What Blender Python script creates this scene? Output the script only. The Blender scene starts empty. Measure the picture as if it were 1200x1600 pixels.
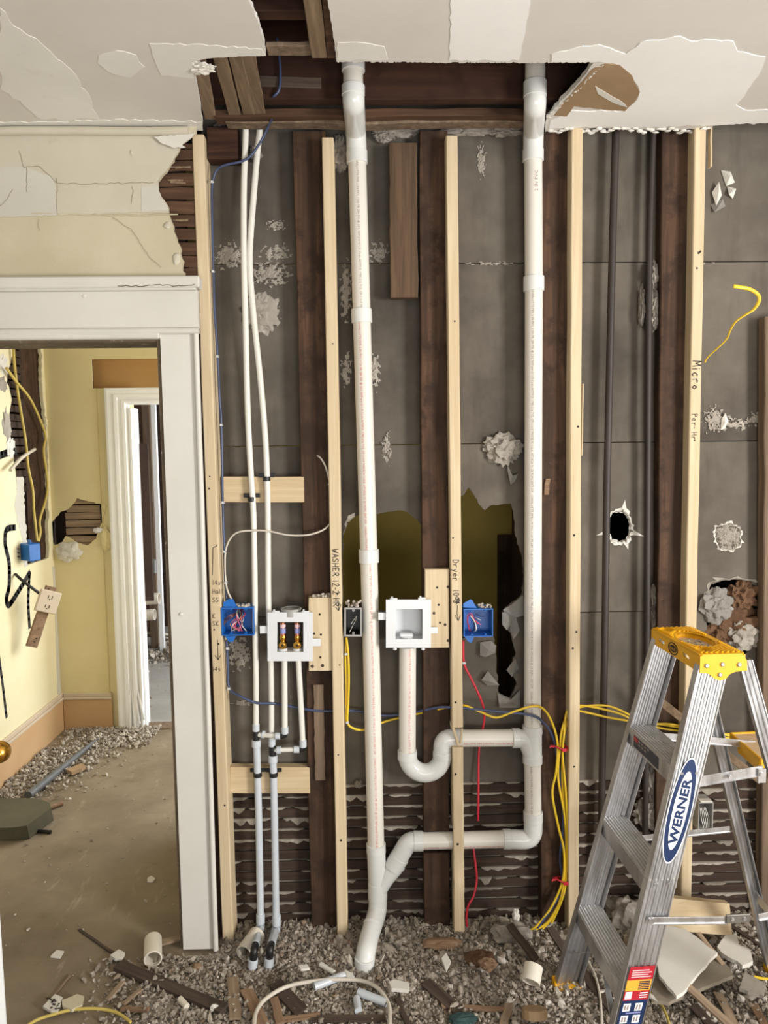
import bpy, math, random
import numpy as np
from mathutils import Vector, Matrix
from mathutils.geometry import tessellate_polygon
from mathutils import noise as mnoise

random.seed(7)
S = bpy.context.scene
COL = S.collection
PI = math.pi

# ------------------------------------------------------------------ camera
FPX = 1150.0                      # focal length in pixels of a 1200x1600 frame
CAM = Vector((0.0, 0.0, 1.77))
def camera_axes(yaw, pitch, roll):
    y, p, r = (math.radians(a) for a in (yaw, pitch, roll))
    f = Vector((math.sin(y) * math.cos(p), math.cos(y) * math.cos(p), -math.sin(p)))
    right = Vector((math.cos(y), -math.sin(y), 0.0))
    up = right.cross(f)
    return math.cos(r) * right + math.sin(r) * up, -math.sin(r) * right + math.cos(r) * up, f
CR, CU, CF = camera_axes(1.0, 5.1, -0.6)
cd = bpy.data.cameras.new('camera')
cam = bpy.data.objects.new('camera', cd)
COL.objects.link(cam)
cam.matrix_world = Matrix(((CR.x, CU.x, -CF.x, CAM.x), (CR.y, CU.y, -CF.y, CAM.y), (CR.z, CU.z, -CF.z, CAM.z), (0, 0, 0, 1)))
cd.sensor_fit = 'VERTICAL'
cd.sensor_height = 36.0
cd.sensor_width = 27.0
cd.lens = FPX / 1600.0 * 36.0
cd.clip_start = 0.05
S.camera = cam

# ------------------------------------------------------------------ world, lights, exposure
w = bpy.data.worlds.new('overcast')
S.world = w
w.use_nodes = True
bg = w.node_tree.nodes['Background']
bg.inputs[0].default_value = (0.93, 0.97, 1.0, 1)
bg.inputs[1].default_value = 0.27
def area(name, loc, target, sx, sy, watts, col):
    ld = bpy.data.lights.new(name, 'AREA')
    ld.shape = 'RECTANGLE'; ld.size = sx; ld.size_y = sy; ld.energy = watts; ld.color = col
    o = bpy.data.objects.new(name, ld); COL.objects.link(o)
    o.location = loc
    o.rotation_euler = (Vector(target) - Vector(loc)).to_track_quat('-Z', 'Y').to_euler()
    return o
area('daylight_room_window', (3.40, -0.7, 1.60), (0.2, 2.5, 1.4), 0.9, 1.4, 205, (1.0, 0.98, 0.95))
area('ceiling_fill', (0.6, -1.2, 0.9), (0.6, -0.2, 2.6), 1.9, 1.3, 72, (1.0, 0.985, 0.96))  # added upward fill to brighten the ceiling; no window stands there
area('daylight_hall', (0.25, 4.05, 1.5), (-2.0, 4.05, 0.8), 0.9, 1.7, 34, (1.0, 0.97, 0.9))
area('daylight_far_room', (0.9, 5.7, 1.6), (-1.9, 5.6, 0.6), 1.4, 1.6, 95, (0.93, 0.97, 1.0))
S.view_settings.view_transform = 'Standard'
S.view_settings.look = 'None'
S.view_settings.exposure = 0.0
S.view_settings.gamma = 1.0
S.view_settings.use_curve_mapping = False
S.cycles.use_denoising = True
S.cycles.max_bounces = 8
S.cycles.diffuse_bounces = 4
S.cycles.sample_clamp_indirect = 6.0

# ------------------------------------------------------------------ survey helpers: where a sight line meets a plane
def ray(px, py):
    return CF + CR * ((px - 600) / FPX) + CU * ((800 - py) / FPX)
def atY(px, py, Y):
    r = ray(px, py); return CAM + r * ((Y - CAM.y) / r.y)
def atZ(px, py, z=0.0):
    r = ray(px, py); return CAM + r * ((z - CAM.z) / r.z)
def atX(px, py, X):
    r = ray(px, py); return CAM + r * ((X - CAM.x) / r.x)
def sz(px, Y):                     # a length of px pixels at depth Y, in metres
    return px * Y / FPX

# ------------------------------------------------------------------ materials
MATS = {}
def lin(c):
    return tuple(((v / 255) / 12.92 if v / 255 <= 0.04045 else ((v / 255 + 0.055) / 1.055) ** 2.4) for v in c) + (1.0,)
class NT:
    def __init__(s, name):
        s.m = bpy.data.materials.new(name); s.m.use_nodes = True
        s.t = s.m.node_tree; s.b = s.t.nodes['Principled BSDF']
    def n(s, typ, **kw):
        nd = s.t.nodes.new(typ)
        for k, v in kw.items(): setattr(nd, k, v)
        return nd
    def l(s, a, b): s.t.links.new(a, b)
    def coord(s, scale=(1, 1, 1), rot=(0, 0, 0)):
        tc = s.n('ShaderNodeTexCoord'); mp = s.n('ShaderNodeMapping')
        mp.inputs['Scale'].default_value = scale; mp.inputs['Rotation'].default_value = rot
        oi = s.n('ShaderNodeObjectInfo'); ad = s.n('ShaderNodeVectorMath', operation='ADD')
        mu = s.n('ShaderNodeMath', operation='MULTIPLY'); mu.inputs[1].default_value = 17.0
        s.l(oi.outputs['Random'], mu.inputs[0])
        s.l(tc.outputs['Object'], ad.inputs[0]); s.l(mu.outputs[0], ad.inputs[1])
        s.l(ad.outputs[0], mp.inputs[0])
        return mp.outputs[0]
    def noise(s, vec, scale, detail=4, rough=0.55, dist=0.0):
        nd = s.n('ShaderNodeTexNoise'); nd.inputs['Scale'].default_value = scale
        nd.inputs['Detail'].default_value = detail; nd.inputs['Roughness'].default_value = rough
        nd.inputs['Distortion'].default_value = dist
        s.l(vec, nd.inputs['Vector']); return nd.outputs['Fac']
    def ramp(s, fac, stops):
        r = s.n('ShaderNodeValToRGB'); e = r.color_ramp.elements
        e[0].position, e[0].color = stops[0]; e[1].position, e[1].color = stops[-1]
        for p, c in stops[1:-1]:
            x = e.new(p); x.color = c
        s.l(fac, r.inputs[0]); return r.outputs[0]
    def mix(s, fac, a, b, mode='MIX'):
        m = s.n('ShaderNodeMix', data_type='RGBA', blend_type=mode)
        if isinstance(fac, float): m.inputs[0].default_value = fac
        else: s.l(fac, m.inputs[0])
        for i, v in ((6, a), (7, b)):
            if isinstance(v, tuple): m.inputs[i].default_value = v
            else: s.l(v, m.inputs[i])
        return m.outputs[2]
    def bump(s, h, strength=0.3, dist=0.002):
        b = s.n('ShaderNodeBump'); b.inputs['Strength'].default_value = strength; b.inputs['Distance'].default_value = dist
        s.l(h, b.inputs['Height']); s.l(b.outputs[0], s.b.inputs['Normal'])
    def done(s, col=None, rough=0.6, metal=0.0, spec=0.5):
        if col is not None:
            if isinstance(col, tuple): s.b.inputs['Base Color'].default_value = col
            else: s.l(col, s.b.inputs['Base Color'])
        s.b.inputs['Roughness'].default_value = rough; s.b.inputs['Metallic'].default_value = metal
        s.b.inputs['Specular IOR Level'].default_value = spec
        return s.m

def plain(name, c, rough=0.5, metal=0.0, spec=0.5, var=0.12, scale=25, bump=0.0):
    t = NT(name); v = t.coord()
    f = t.noise(v, scale, 4)
    a = lin(c); d = tuple(max(0, x * (1 - var)) for x in a[:3]) + (1,); u = tuple(min(1, x * (1 + var * 0.6)) for x in a[:3]) + (1,)
    col = t.ramp(f, [(0.3, d), (0.7, u)])
    if bump: t.bump(f, bump)
    return t.done(col, rough, metal, spec)

def wood(name, dark, light, axis='Z', grain=60, rough=0.7, stain=None, spec=0.25, scuff=None):
    t = NT(name)
    sc = {'X': (0.05, 1, 1), 'Y': (1, 0.05, 1), 'Z': (1, 1, 0.05)}[axis]
    v = t.coord(sc)
    f = t.noise(v, grain, 5, 0.6, 0.6)
    col = t.ramp(f, [(0.25, lin(dark)), (0.5, lin([(a + b) / 2 for a, b in zip(dark, light)])), (0.72, lin(light))])
    v2 = t.coord()
    if stain:
        g = t.noise(v2, 9, 5, 0.65)
        k = t.ramp(g, [(0.48, (0, 0, 0, 1)), (0.62, (1, 1, 1, 1))])
        col = t.mix(k, col, lin(stain))
    if scuff:
        g = t.noise(t.coord((1, 1, 3)), 38, 6, 0.75)
        k = t.ramp(g, [(0.66, (0, 0, 0, 1)), (0.74, (0.7, 0.7, 0.7, 1))])
        col = t.mix(k, col, lin(scuff))
    t.bump(f, 0.35, 0.0015)
    return t.done(col, rough, 0, spec)

M = MATS
M['pine'] = wood('pine', (192, 170, 136), (216, 199, 168), 'Z', 45)
M['pine_flat'] = wood('pine_flat', (186, 162, 126), (214, 195, 162), 'X', 45)
M['old_wood'] = wood('old_wood', (44, 32, 25), (94, 68, 50), 'Z', 40, 0.75, stain=(52, 37, 28), scuff=(142, 124, 106))
M['old_wood_flat'] = wood('old_wood_flat', (36, 22, 16), (78, 50, 36), 'X', 40, 0.75)
M['grey_wood'] = wood('grey_wood', (92, 76, 62), (140, 120, 100), 'Z', 40, 0.8)
M['hang_wood'] = wood('hang_wood', (62, 48, 37), (108, 86, 66), 'Z', 40, 0.8, scuff=(160, 142, 122))
M['lath'] = wood('lath', (46, 36, 30), (74, 59, 50), 'X', 50, 0.85)
M['lath_ceiling'] = wood('lath_ceiling', (96, 78, 60), (150, 128, 104), 'Y', 55, 0.85)
M['lath_brown'] = wood('lath_brown', (58, 40, 29), (100, 74, 55), 'X', 50, 0.85)
M['stick_dark'] = wood('stick_dark', (60, 50, 44), (92, 78, 68), 'X', 50, 0.85)
M['stick_pale'] = wood('stick_pale', (120, 100, 82), (165, 145, 122), 'X', 55, 0.85)
M['wood_red'] = wood('wood_red', (112, 88, 70), (160, 132, 106), 'X', 50, 0.85)

def m_board():
    t = NT('grey_board'); v = t.coord()
    f = t.noise(v, 3.0, 6, 0.6)
    col = t.ramp(f, [(0.3, lin((76, 70, 63))), (0.7, lin((114, 107, 97)))])
    g = t.noise(t.coord((1, 1, 0.35)), 55, 6, 0.8)
    k = t.ramp(g, [(0.70, (0, 0, 0, 1)), (0.77, (0.75, 0.75, 0.75, 1))])
    h = t.noise(v, 2.2, 3)
    k2 = t.mix(1.0, k, t.ramp(h, [(0.45, (0, 0, 0, 1)), (0.65, (1, 1, 1, 1))]), 'MULTIPLY')
    col = t.mix(k2, col, lin((170, 164, 155)))
    d = t.noise(t.coord((1, 1, 0.2)), 14, 5)
    col = t.mix(t.ramp(d, [(0.55, (0, 0, 0, 1)), (0.8, (0.55, 0.55, 0.55, 1))]), col, lin((66, 58, 52)))
    t.bump(t.noise(v, 120, 3), 0.12, 0.001)
    return t.done(col, 0.85, 0, 0.2)
M['board'] = m_board()
def speck(name, base, var, speckc, lo=0.68, hi=0.76, scale=30, rough=0.8, big=3.0, bump=0.1, spec=0.25, bumpscale=70):
    t = NT(name); v = t.coord()
    f = t.noise(v, big, 6, 0.6)
    a = lin(base); b = lin(var)
    col = t.ramp(f, [(0.32, a), (0.68, b)])
    g = t.noise(v, scale, 6, 0.75)
    k = t.ramp(g, [(lo, (0, 0, 0, 1)), (hi, (0.8, 0.8, 0.8, 1))])
    col = t.mix(k, col, lin(speckc))
    t.bump(t.noise(v, bumpscale, 4), bump, 0.002)
    return t.done(col, rough, 0, spec)
M['ceiling'] = speck('ceiling_paper', (212, 207, 199), (219, 215, 208), (203, 197, 186), 0.7, 0.8, 12, 0.9)
M['compound'] = speck('joint_compound', (238, 237, 233), (246, 245, 242), (228, 226, 219), 0.66, 0.78, 9, 0.8, bump=0.2)
M['compound_dim'] = speck('joint_compound_thin', (224, 221, 214), (232, 230, 224), (216, 212, 203), 0.6, 0.75, 8, 0.8, bump=0.2)
M['plaster'] = speck('old_plaster', (188, 178, 152), (201, 192, 168), (168, 154, 124), 0.64, 0.76, 7, 0.85, bump=0.3)
M['plaster_skim'] = speck('skim_coat', (188, 181, 162), (200, 194, 177), (180, 170, 146), 0.62, 0.76, 6, 0.8, bump=0.3, bumpscale=18)
M['plaster_pale'] = speck('pale_patch', (192, 188, 176), (202, 198, 188), (182, 176, 160), 0.66, 0.78, 7, 0.8)
M['crack'] = plain('crack', (128, 116, 92), 0.9, var=0.3)
M['casing'] = speck('painted_casing', (205, 202, 193), (214, 211, 203), (150, 146, 136), 0.76, 0.8, 26, 0.5, bump=0.25, spec=0.4, bumpscale=22)
M['white_casing'] = speck('white_trim_paint', (238, 240, 244), (246, 247, 250), (225, 226, 230), 0.75, 0.8, 30, 0.3, spec=0.5)
M['jamb'] = speck('worn_jamb', (82, 70, 56), (120, 104, 84), (190, 184, 168), 0.6, 0.68, 30, 0.8)
M['yellow_wall'] = speck('pale_yellow_paint', (222, 212, 174), (230, 221, 186), (212, 200, 160), 0.68, 0.8, 6, 0.7, bump=0.15, bumpscale=12)
M['yellow_deep'] = speck('ochre_yellow_paint', (216, 202, 154), (224, 211, 166), (204, 190, 144), 0.68, 0.8, 6, 0.7, bump=0.15, bumpscale=12)
M['olive_wall'] = speck('olive_paint', (176, 152, 74), (186, 162, 84), (168, 146, 72), 0.7, 0.8, 6, 0.7)
M['tan_paint'] = speck('tan_paint', (186, 146, 92), (196, 156, 102), (172, 132, 84), 0.7, 0.8, 8, 0.6)
M['tan_base'] = speck('tan_baseboard', (188, 152, 112), (198, 164, 124), (212, 196, 168), 0.74, 0.8, 22, 0.5)
M['base_cap'] = speck('cream_cap', (196, 180, 158), (206, 192, 172), (150, 130, 106), 0.68, 0.78, 16, 0.5)
def m_floor():
    t = NT('dusty_floor'); v = t.coord()
    f = t.noise(v, 2.6, 7, 0.62)
    col = t.ramp(f, [(0.3, lin((116, 102, 84))), (0.7, lin((146, 132, 112)))])
    g = t.noise(t.coord((1, 0.3, 1), (0, 0, 0.6)), 16, 6, 0.7)
    col = t.mix(t.ramp(g, [(0.6, (0, 0, 0, 1)), (0.75, (0.6, 0.6, 0.6, 1))]), col, lin((176, 164, 146)))
    h = t.noise(t.coord((0.3, 1, 1), (0, 0, 0.6)), 12, 6, 0.7)
    col = t.mix(t.ramp(h, [(0.6, (0, 0, 0, 1)), (0.8, (0.5, 0.5, 0.5, 1))]), col, lin((92, 78, 60)))
    t.bump(t.noise(v, 60, 5), 0.15, 0.002)
    return t.done(col, 0.75, 0, 0.3)
M['floor'] = m_floor()
M['floor_grey'] = speck('grey_floor', (150, 146, 140), (172, 168, 162), (200, 198, 194), 0.62, 0.72, 18, 0.8)
def island(name, stops, rough=0.9, bump=0.3):
    t = NT(name); g = t.n('ShaderNodeNewGeometry')
    col = t.ramp(g.outputs['Random Per Island'], [(p, lin(c)) for p, c in stops])
    v = t.coord(); f = t.noise(v, 160, 4)
    col = t.mix(t.ramp(f, [(0.35, (0.3, 0.3, 0.3, 1)), (0.65, (0, 0, 0, 1))]), col, lin((118, 109, 98)))
    t.bump(f, bump, 0.003)
    return t.done(col, rough, 0, 0.15)
M['rubble'] = island('loose_insulation', [(0.0, (128, 118, 106)), (0.5, (160, 150, 137)), (0.86, (182, 173, 160)), (0.96, (132, 112, 92)), (1.0, (220, 214, 204))])
M['rubble_pale'] = island('pale_rubble', [(0.0, (138, 126, 112)), (0.6, (178, 168, 156)), (1.0, (212, 206, 196))])
M['key'] = island('plaster_key', [(0.0, (126, 118, 108)), (1.0, (176, 168, 156))])
M['crust'] = speck('plaster_crust', (138, 131, 121), (176, 169, 158), (200, 196, 187), 0.6, 0.7, 40, 0.9, bump=0.5)
M['fluff'] = speck('grey_fluff', (112, 104, 96), (160, 152, 142), (196, 190, 182), 0.6, 0.7, 50, 0.95, big=30, bump=0.7)
M['paper_brown'] = speck('brown_paper', (150, 124, 94), (168, 142, 112), (188, 168, 142), 0.66, 0.74, 14, 0.85)
M['board_paper'] = speck('torn_board_paper', (120, 116, 110), (150, 146, 140), (186, 182, 176), 0.6, 0.7, 20, 0.85)
M['drywall_back'] = speck('drywall_back', (126, 116, 101), (146, 136, 120), (170, 162, 148), 0.66, 0.76, 20, 0.85)
M['gypsum'] = speck('gypsum', (206, 202, 192), (222, 218, 210), (190, 184, 172), 0.66, 0.76, 24, 0.85, bump=0.3)
M['wad_brown'] = speck('brown_wad', (72, 50, 36), (112, 84, 62), (140, 112, 86), 0.62, 0.72, 18, 0.9, big=14, bump=0.5)
M['pvc'] = plain('pvc_pipe', (222, 217, 207), 0.28, var=0.03, scale=6)
M['pvc_fit'] = plain('pvc_fitting', (218, 218, 215), 0.18, var=0.02, scale=8)
M['pvc_dirty'] = speck('dusty_pvc', (214, 206, 190), (228, 220, 206), (150, 138, 120), 0.62, 0.75, 14, 0.5)
M['pex'] = plain('white_tubing', (224, 221, 212), 0.3, var=0.03)
M['pex_grey'] = plain('grey_tubing', (196, 202, 208), 0.3, var=0.05)
M['black_plastic'] = plain('black_plastic', (26, 25, 25), 0.45, var=0.2)
M['blue_plastic'] = plain('blue_plastic', (30, 104, 186), 0.35, var=0.08)
M['white_plastic'] = plain('white_plastic', (214, 216, 218), 0.3, var=0.02)
M['grey_plastic'] = plain('grey_plastic', (158, 156, 152), 0.5, var=0.1)
M['brass'] = plain('brass', (212, 160, 70), 0.22, 1.0, var=0.1)
M['copper'] = plain('copper', (226, 150, 120), 0.25, 1.0, var=0.1)
M['print_blue'] = plain('label_blue', (140, 146, 196), 0.4)
M['print_pink'] = plain('label_pink', (226, 196, 202), 0.4)
M['cable_blue'] = plain('blue_cable', (66, 76, 106), 0.4, var=0.08)
M['cable_yellow'] = plain('yellow_cable', (226, 190, 48), 0.4, var=0.08)
M['cable_yellow_dusty'] = plain('dusty_yellow_cable', (198, 176, 92), 0.6, var=0.12)
M['cable_white'] = plain('white_cable', (206, 198, 184), 0.45, var=0.08)
M['cable_red'] = plain('red_cable', (206, 48, 66), 0.4, var=0.08)
M['wire_pink'] = plain('pink_wire', (220, 110, 140), 0.4)
M['wire_white'] = plain('white_wire', (226, 222, 214), 0.4)
M['wire_bare'] = plain('bare_copper_wire', (176, 120, 86), 0.35, 0.8)
M['iron'] = speck('iron_pipe', (48, 41, 38), (62, 54, 50), (120, 108, 100), 0.66, 0.72, 60, 0.55, spec=0.4)
M['steel'] = plain('zinc_steel', (150, 148, 144), 0.4, 0.9, var=0.15)
M['nail'] = plain('nail_head', (52, 44, 38), 0.5, 0.6)
M['ink'] = plain('marker_ink', (34, 30, 28), 0.7)
M['print_red'] = plain('print_red', (206, 112, 112), 0.6)
M['print_grey'] = plain('print_grey', (150, 134, 130), 0.6)
def m_alu():
    t = NT('aluminium'); v = t.coord((1, 1, 0.2))
    f = t.noise(v, 30, 5)
    col = t.ramp(f, [(0.3, lin((176, 176, 178))), (0.7, lin((210, 210, 212)))])
    t.done(col, 0.36, 0.92)
    r = t.ramp(f, [(0.3, (0.3, 0.3, 0.3, 1)), (0.7, (0.46, 0.46, 0.46, 1))])
    t.l(r, t.b.inputs['Roughness'])
    return t.m
M['alu'] = m_alu()
M['alu_worn'] = speck('worn_aluminium', (150, 146, 140), (184, 180, 174), (214, 212, 206), 0.6, 0.7, 30, 0.55)
M['ladder_yellow'] = plain('ladder_yellow', (232, 172, 22), 0.42, var=0.06)
M['tray_dust'] = speck('dusty_tray', (196, 160, 120), (212, 186, 150), (226, 220, 208), 0.55, 0.65, 60, 0.9)
M['navy'] = plain('label_navy', (17, 42, 84), 0.4, var=0.03)
M['label_white'] = plain('label_white', (240, 240, 240), 0.4, var=0.02)
M['label_red'] = plain('label_red', (176, 30, 44), 0.4, var=0.03)
M['label_orange'] = plain('label_orange', (240, 170, 60), 0.4, var=0.03)
M['label_dark'] = plain('label_dark', (30, 38, 58), 0.4, var=0.03)
M['spray'] = plain('black_spray_paint', (46, 44, 44), 0.7, var=0.2)
M['olive_dark'] = speck('dark_olive_sheet', (72, 70, 56), (92, 88, 72), (120, 114, 96), 0.68, 0.76, 14, 0.6)
M['black_sheet'] = plain('black_sheet', (30, 30, 27), 0.6, var=0.3)
M['rod'] = plain('dark_rod', (96, 98, 100), 0.5, var=0.15)
M['door_paint'] = plain('door_paint', (226, 228, 228), 0.4, var=0.02)
M['teal_cloth'] = plain('teal_cloth', (44, 68, 66), 0.9, var=0.3)
M['attic'] = plain('attic_and_void', (52, 34, 24), 0.85, var=0.3)  # dark brown boards; also stands in for the unlit void past the closet
M['joist'] = wood('joist', (42, 26, 19), (72, 46, 33), 'X', 22, 0.75, stain=(50, 29, 21))

# ------------------------------------------------------------------ mesh builder
def frame_of(d, hint=None):
    d = d.normalized()
    h = hint or (Vector((0, 0, 1)) if abs(d.z) < 0.9 else Vector((0, 1, 0)))
    x = h.cross(d)
    if x.length < 1e-6: x = Vector((1, 0, 0)).cross(d)
    x.normalize(); y = d.cross(x).normalized()
    return x, y

class MB:
    def __init__(s): s.v = []; s.f = []; s.sm = []
    def add(s, vs, fs, smooth=False):
        k = len(s.v); s.v.extend([Vector(p) for p in vs])
        for f in fs: s.f.append(tuple(i + k for i in f)); s.sm.append(smooth)
        return s
    # chamfered box: centre c, half sizes h, axes ax
    def box(s, c, h, ch=0.0015, ax=None):
        c = Vector(c); ax = ax or (Vector((1, 0, 0)), Vector((0, 1, 0)), Vector((0, 0, 1)))
        ch = min(ch, 0.45 * min(h))
        vs = []; idx = {}
        for sx in (-1, 1):
            for sy in (-1, 1):
                for sg in (-1, 1):
                    sgn = (sx, sy, sg)
                    for k in range(3):
                        l = [sgn[i] * (h[i] - (0 if i == k else ch)) for i in range(3)]
                        idx[sgn, k] = len(vs); vs.append(c + ax[0] * l[0] + ax[1] * l[1] + ax[2] * l[2])
        fs = []
        for k in range(3):
            a, b = [i for i in range(3) if i != k]
            for sg in (-1, 1):
                q = []
                for (p, r) in ((-1, -1), (1, -1), (1, 1), (-1, 1)):
                    t = [0, 0, 0]; t[k] = sg; t[a] = p; t[b] = r
                    q.append(idx[tuple(t), k])
                fs.append(q)
        for k in range(3):
            a, b = [i for i in range(3) if i != k]
            for p in (-1, 1):
                for r in (-1, 1):
                    t0 = [0, 0, 0]; t1 = [0, 0, 0]
                    t0[a] = t1[a] = p; t0[b] = t1[b] = r; t0[k] = -1; t1[k] = 1
                    fs.append([idx[tuple(t0), a], idx[tuple(t1), a], idx[tuple(t1), b], idx[tuple(t0), b]])
        for sx in (-1, 1):
            for sy in (-1, 1):
                for sg in (-1, 1): fs.append([idx[(sx, sy, sg), k] for k in range(3)])
        out = []
        for f in fs:
            p = [vs[i] for i in f]; n = (p[1] - p[0]).cross(p[2] - p[0]); m = sum(p, Vector()) / len(p) - c
            out.append(f if n.dot(m) > 0 else f[::-1])
        return s.add(vs, out)
    def tube(s, pts, r, n=14, caps=True, smooth=True):
        pts = [Vector(p) for p in pts]
        rs = r if isinstance(r, (list, tuple)) else [r] * len(pts)
        vs = []; fs = []
        d0 = (pts[1] - pts[0]).normalized(); x, y = frame_of(d0)
        for i, p in enumerate(pts):
            if i == 0: d = d0
            elif i == len(pts) - 1: d = (pts[i] - pts[i - 1]).normalized()
            else: d = ((pts[i + 1] - p).normalized() + (p - pts[i - 1]).normalized()).normalized()
            x = (x - d * x.dot(d)).normalized(); y = d.cross(x)
            for k in range(n):
                a = 2 * PI * k / n
                vs.append(p + (x * math.cos(a) + y * math.sin(a)) * rs[i])
        for i in range(len(pts) - 1):
            for k in range(n):
                a = i * n + k; b = i * n + (k + 1) % n
                fs.append((a, b, b + n, a + n))
        s.add(vs, fs, smooth)
        if caps:
            s.add(vs[:n], [tuple(range(n))[::-1]]); s.add(vs[-n:], [tuple(range(n))])
        return s
    # hollow pipe / ring between p0 and p1
    def pipe(s, p0, p1, ro, ri, n=18):
        p0 = Vector(p0); p1 = Vector(p1); x, y = frame_of(p1 - p0)
        L = (p1 - p0).length; d = (p1 - p0) / L; c = min(0.0012, L * .2, (ro - ri) * .3)
        loops = [(p0 + d * c, ro), (p1 - d * c, ro), (p1, ro - c), (p1, ri), (p0, ri), (p0, ro - c)]
        for j in range(6):
            vs = []
            for (p, r) in (loops[j], loops[(j + 1) % 6]):
                for k in range(n):
                    a = 2 * PI * k / n; vs.append(p + (x * math.cos(a) + y * math.sin(a)) * r)
            s.add(vs, [(k, (k + 1) % n, n + (k + 1) % n, n + k) for k in range(n)], j in (0, 3))
        return s
    # flat slab with holes: outline in 2D, frame o, ex, ey, thickness along n (front at n*t1, back at n*t0)
    def slab(s, outer, holes, o, ex, ey, n, t0, t1):
        o, ex, ey, n = map(Vector, (o, ex, ey, n))
        loops = [outer] + list(holes or [])
        fixed = []
        for i, lp in enumerate(loops):
            A = sum(lp[k][0] * lp[(k + 1) % len(lp)][1] - lp[(k + 1) % len(lp)][0] * lp[k][1] for k in range(len(lp)))
            if (A > 0) != (i == 0): lp = lp[::-1]
            fixed.append(lp)
        tri = tessellate_polygon([[Vector((p[0], p[1], 0)) for p in lp] for lp in fixed])
        flat = [p for lp in fixed for p in lp]; N = len(flat)
        vs = [o + ex * p[0] + ey * p[1] + n * t1 for p in flat] + [o + ex * p[0] + ey * p[1] + n * t0 for p in flat]
        pos = ex.cross(ey).dot(n) > 0
        fs = []
        for t in tri:
            a, b, c = (flat[i] for i in t)
            ccw = (b[0] - a[0]) * (c[1] - a[1]) - (b[1] - a[1]) * (c[0] - a[0]) > 0
            t = tuple(t) if ccw == pos else tuple(t)[::-1]
            fs.append(t); fs.append(tuple(i + N for i in t[::-1]))
        k = 0
        for lp in fixed:
            m = len(lp)
            for i in range(m):
                a, b = k + i, k + (i + 1) % m
                fs.append((b, a, a + N, b + N) if pos else (a, b, b + N, a + N))
            k += m
        return s.add(vs, fs)
    # lumpy closed blob
    def blob(s, c, r, seed=0, rough=0.35, freq=2.0, sub=2, ax=None):
        vs, fs = ICO[sub]; c = Vector(c)
        off = Vector((seed * 3.17, seed * 1.31, seed * 7.7)); out = []
        for p in vs:
            k = 1 + 0.75 * rough * (mnoise.noise(p * freq + off) + 0.35 * mnoise.noise(p * freq * 2.3 + off))
            q = Vector((p.x * r[0] * k, p.y * r[1] * k, p.z * r[2] * k))
            if ax: q = ax @ q
            out.append(c + q)
        return s.add(out, fs, False)
    def mesh(s, name, origin):
        me = bpy.data.meshes.new(name)
        me.from_pydata([tuple(p - origin) for p in s.v], [], s.f)
        me.polygons.foreach_set('use_smooth', s.sm)
        me.update(); return me

def icosphere(sub):
    t = (1 + 5 ** 0.5) / 2
    v = [Vector(p).normalized() for p in [(-1, t, 0), (1, t, 0), (-1, -t, 0), (1, -t, 0), (0, -1, t), (0, 1, t), (0, -1, -t), (0, 1, -t), (t, 0, -1), (t, 0, 1), (-t, 0, -1), (-t, 0, 1)]]
    f = [(0, 11, 5), (0, 5, 1), (0, 1, 7), (0, 7, 10), (0, 10, 11), (1, 5, 9), (5, 11, 4), (11, 10, 2), (10, 7, 6), (7, 1, 8), (3, 9, 4), (3, 4, 2), (3, 2, 6), (3, 6, 8), (3, 8, 9), (4, 9, 5), (2, 4, 11), (6, 2, 10), (8, 6, 7), (9, 8, 1)]
    for _ in range(sub):
        cache = {}; nf = []
        def mid(a, b):
            k = (min(a, b), max(a, b))
            if k not in cache: cache[k] = len(v); v.append(((v[a] + v[b]) / 2).normalized())
            return cache[k]
        for a, b, c in f:
            x, y, z = mid(a, b), mid(b, c), mid(c, a)
            nf += [(a, x, z), (b, y, x), (c, z, y), (x, y, z)]
        f = nf
    return v, f
ICO = {k: icosphere(k) for k in (0, 1, 2, 3)}

def link(name, me, mat, loc=(0, 0, 0), parent=None):
    o = bpy.data.objects.new(name, me); COL.objects.link(o)
    if mat: me.materials.append(M[mat])
    o.location = loc
    if parent: o.parent = parent
    return o
WORLD = {}
def wloc(o):
    return WORLD[o.name]
def tag(o, label, cat, group=None):
    o['label'] = label; o['category'] = cat
    if group: o['group'] = group
    return o
def thing(name, label, cat, loc, group=None):
    o = bpy.data.objects.new(name, None); COL.objects.link(o)
    o.location = loc; o.empty_display_size = 0.05
    WORLD[o.name] = Vector(loc)
    return tag(o, label, cat, group)
def part(name, mb, mat, parent, kind=None, label=None):
    org = wloc(parent)
    o = link(name, mb.mesh(name, org), mat, (0, 0, 0), parent)
    WORLD[o.name] = org
    if kind: o['kind'] = kind
    if label: o['label'] = label
    return o
def solo(name, mb, mat, label, cat, group=None):
    xs = [p.x for p in mb.v]; ys = [p.y for p in mb.v]; zs = [p.z for p in mb.v]
    org = Vector(((min(xs) + max(xs)) / 2, (min(ys) + max(ys)) / 2, min(zs)))
    o = link(name, mb.mesh(name, org), mat, org)
    WORLD[o.name] = org
    return tag(o, label, cat, group)
def struct(name, mb, mat, parent=None):
    if parent: return part(name, mb, mat, parent)
    o = link(name, mb.mesh(name, Vector()), mat); WORLD[o.name] = Vector()
    o['kind'] = 'structure'
    return o
def stuff(name, mb, mat, label=None, cat=None):
    o = link(name, mb.mesh(name, Vector()), mat); WORLD[o.name] = Vector()
    o['kind'] = 'stuff'
    if label: o['label'] = label
    if cat: o['category'] = cat
    return o

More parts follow.
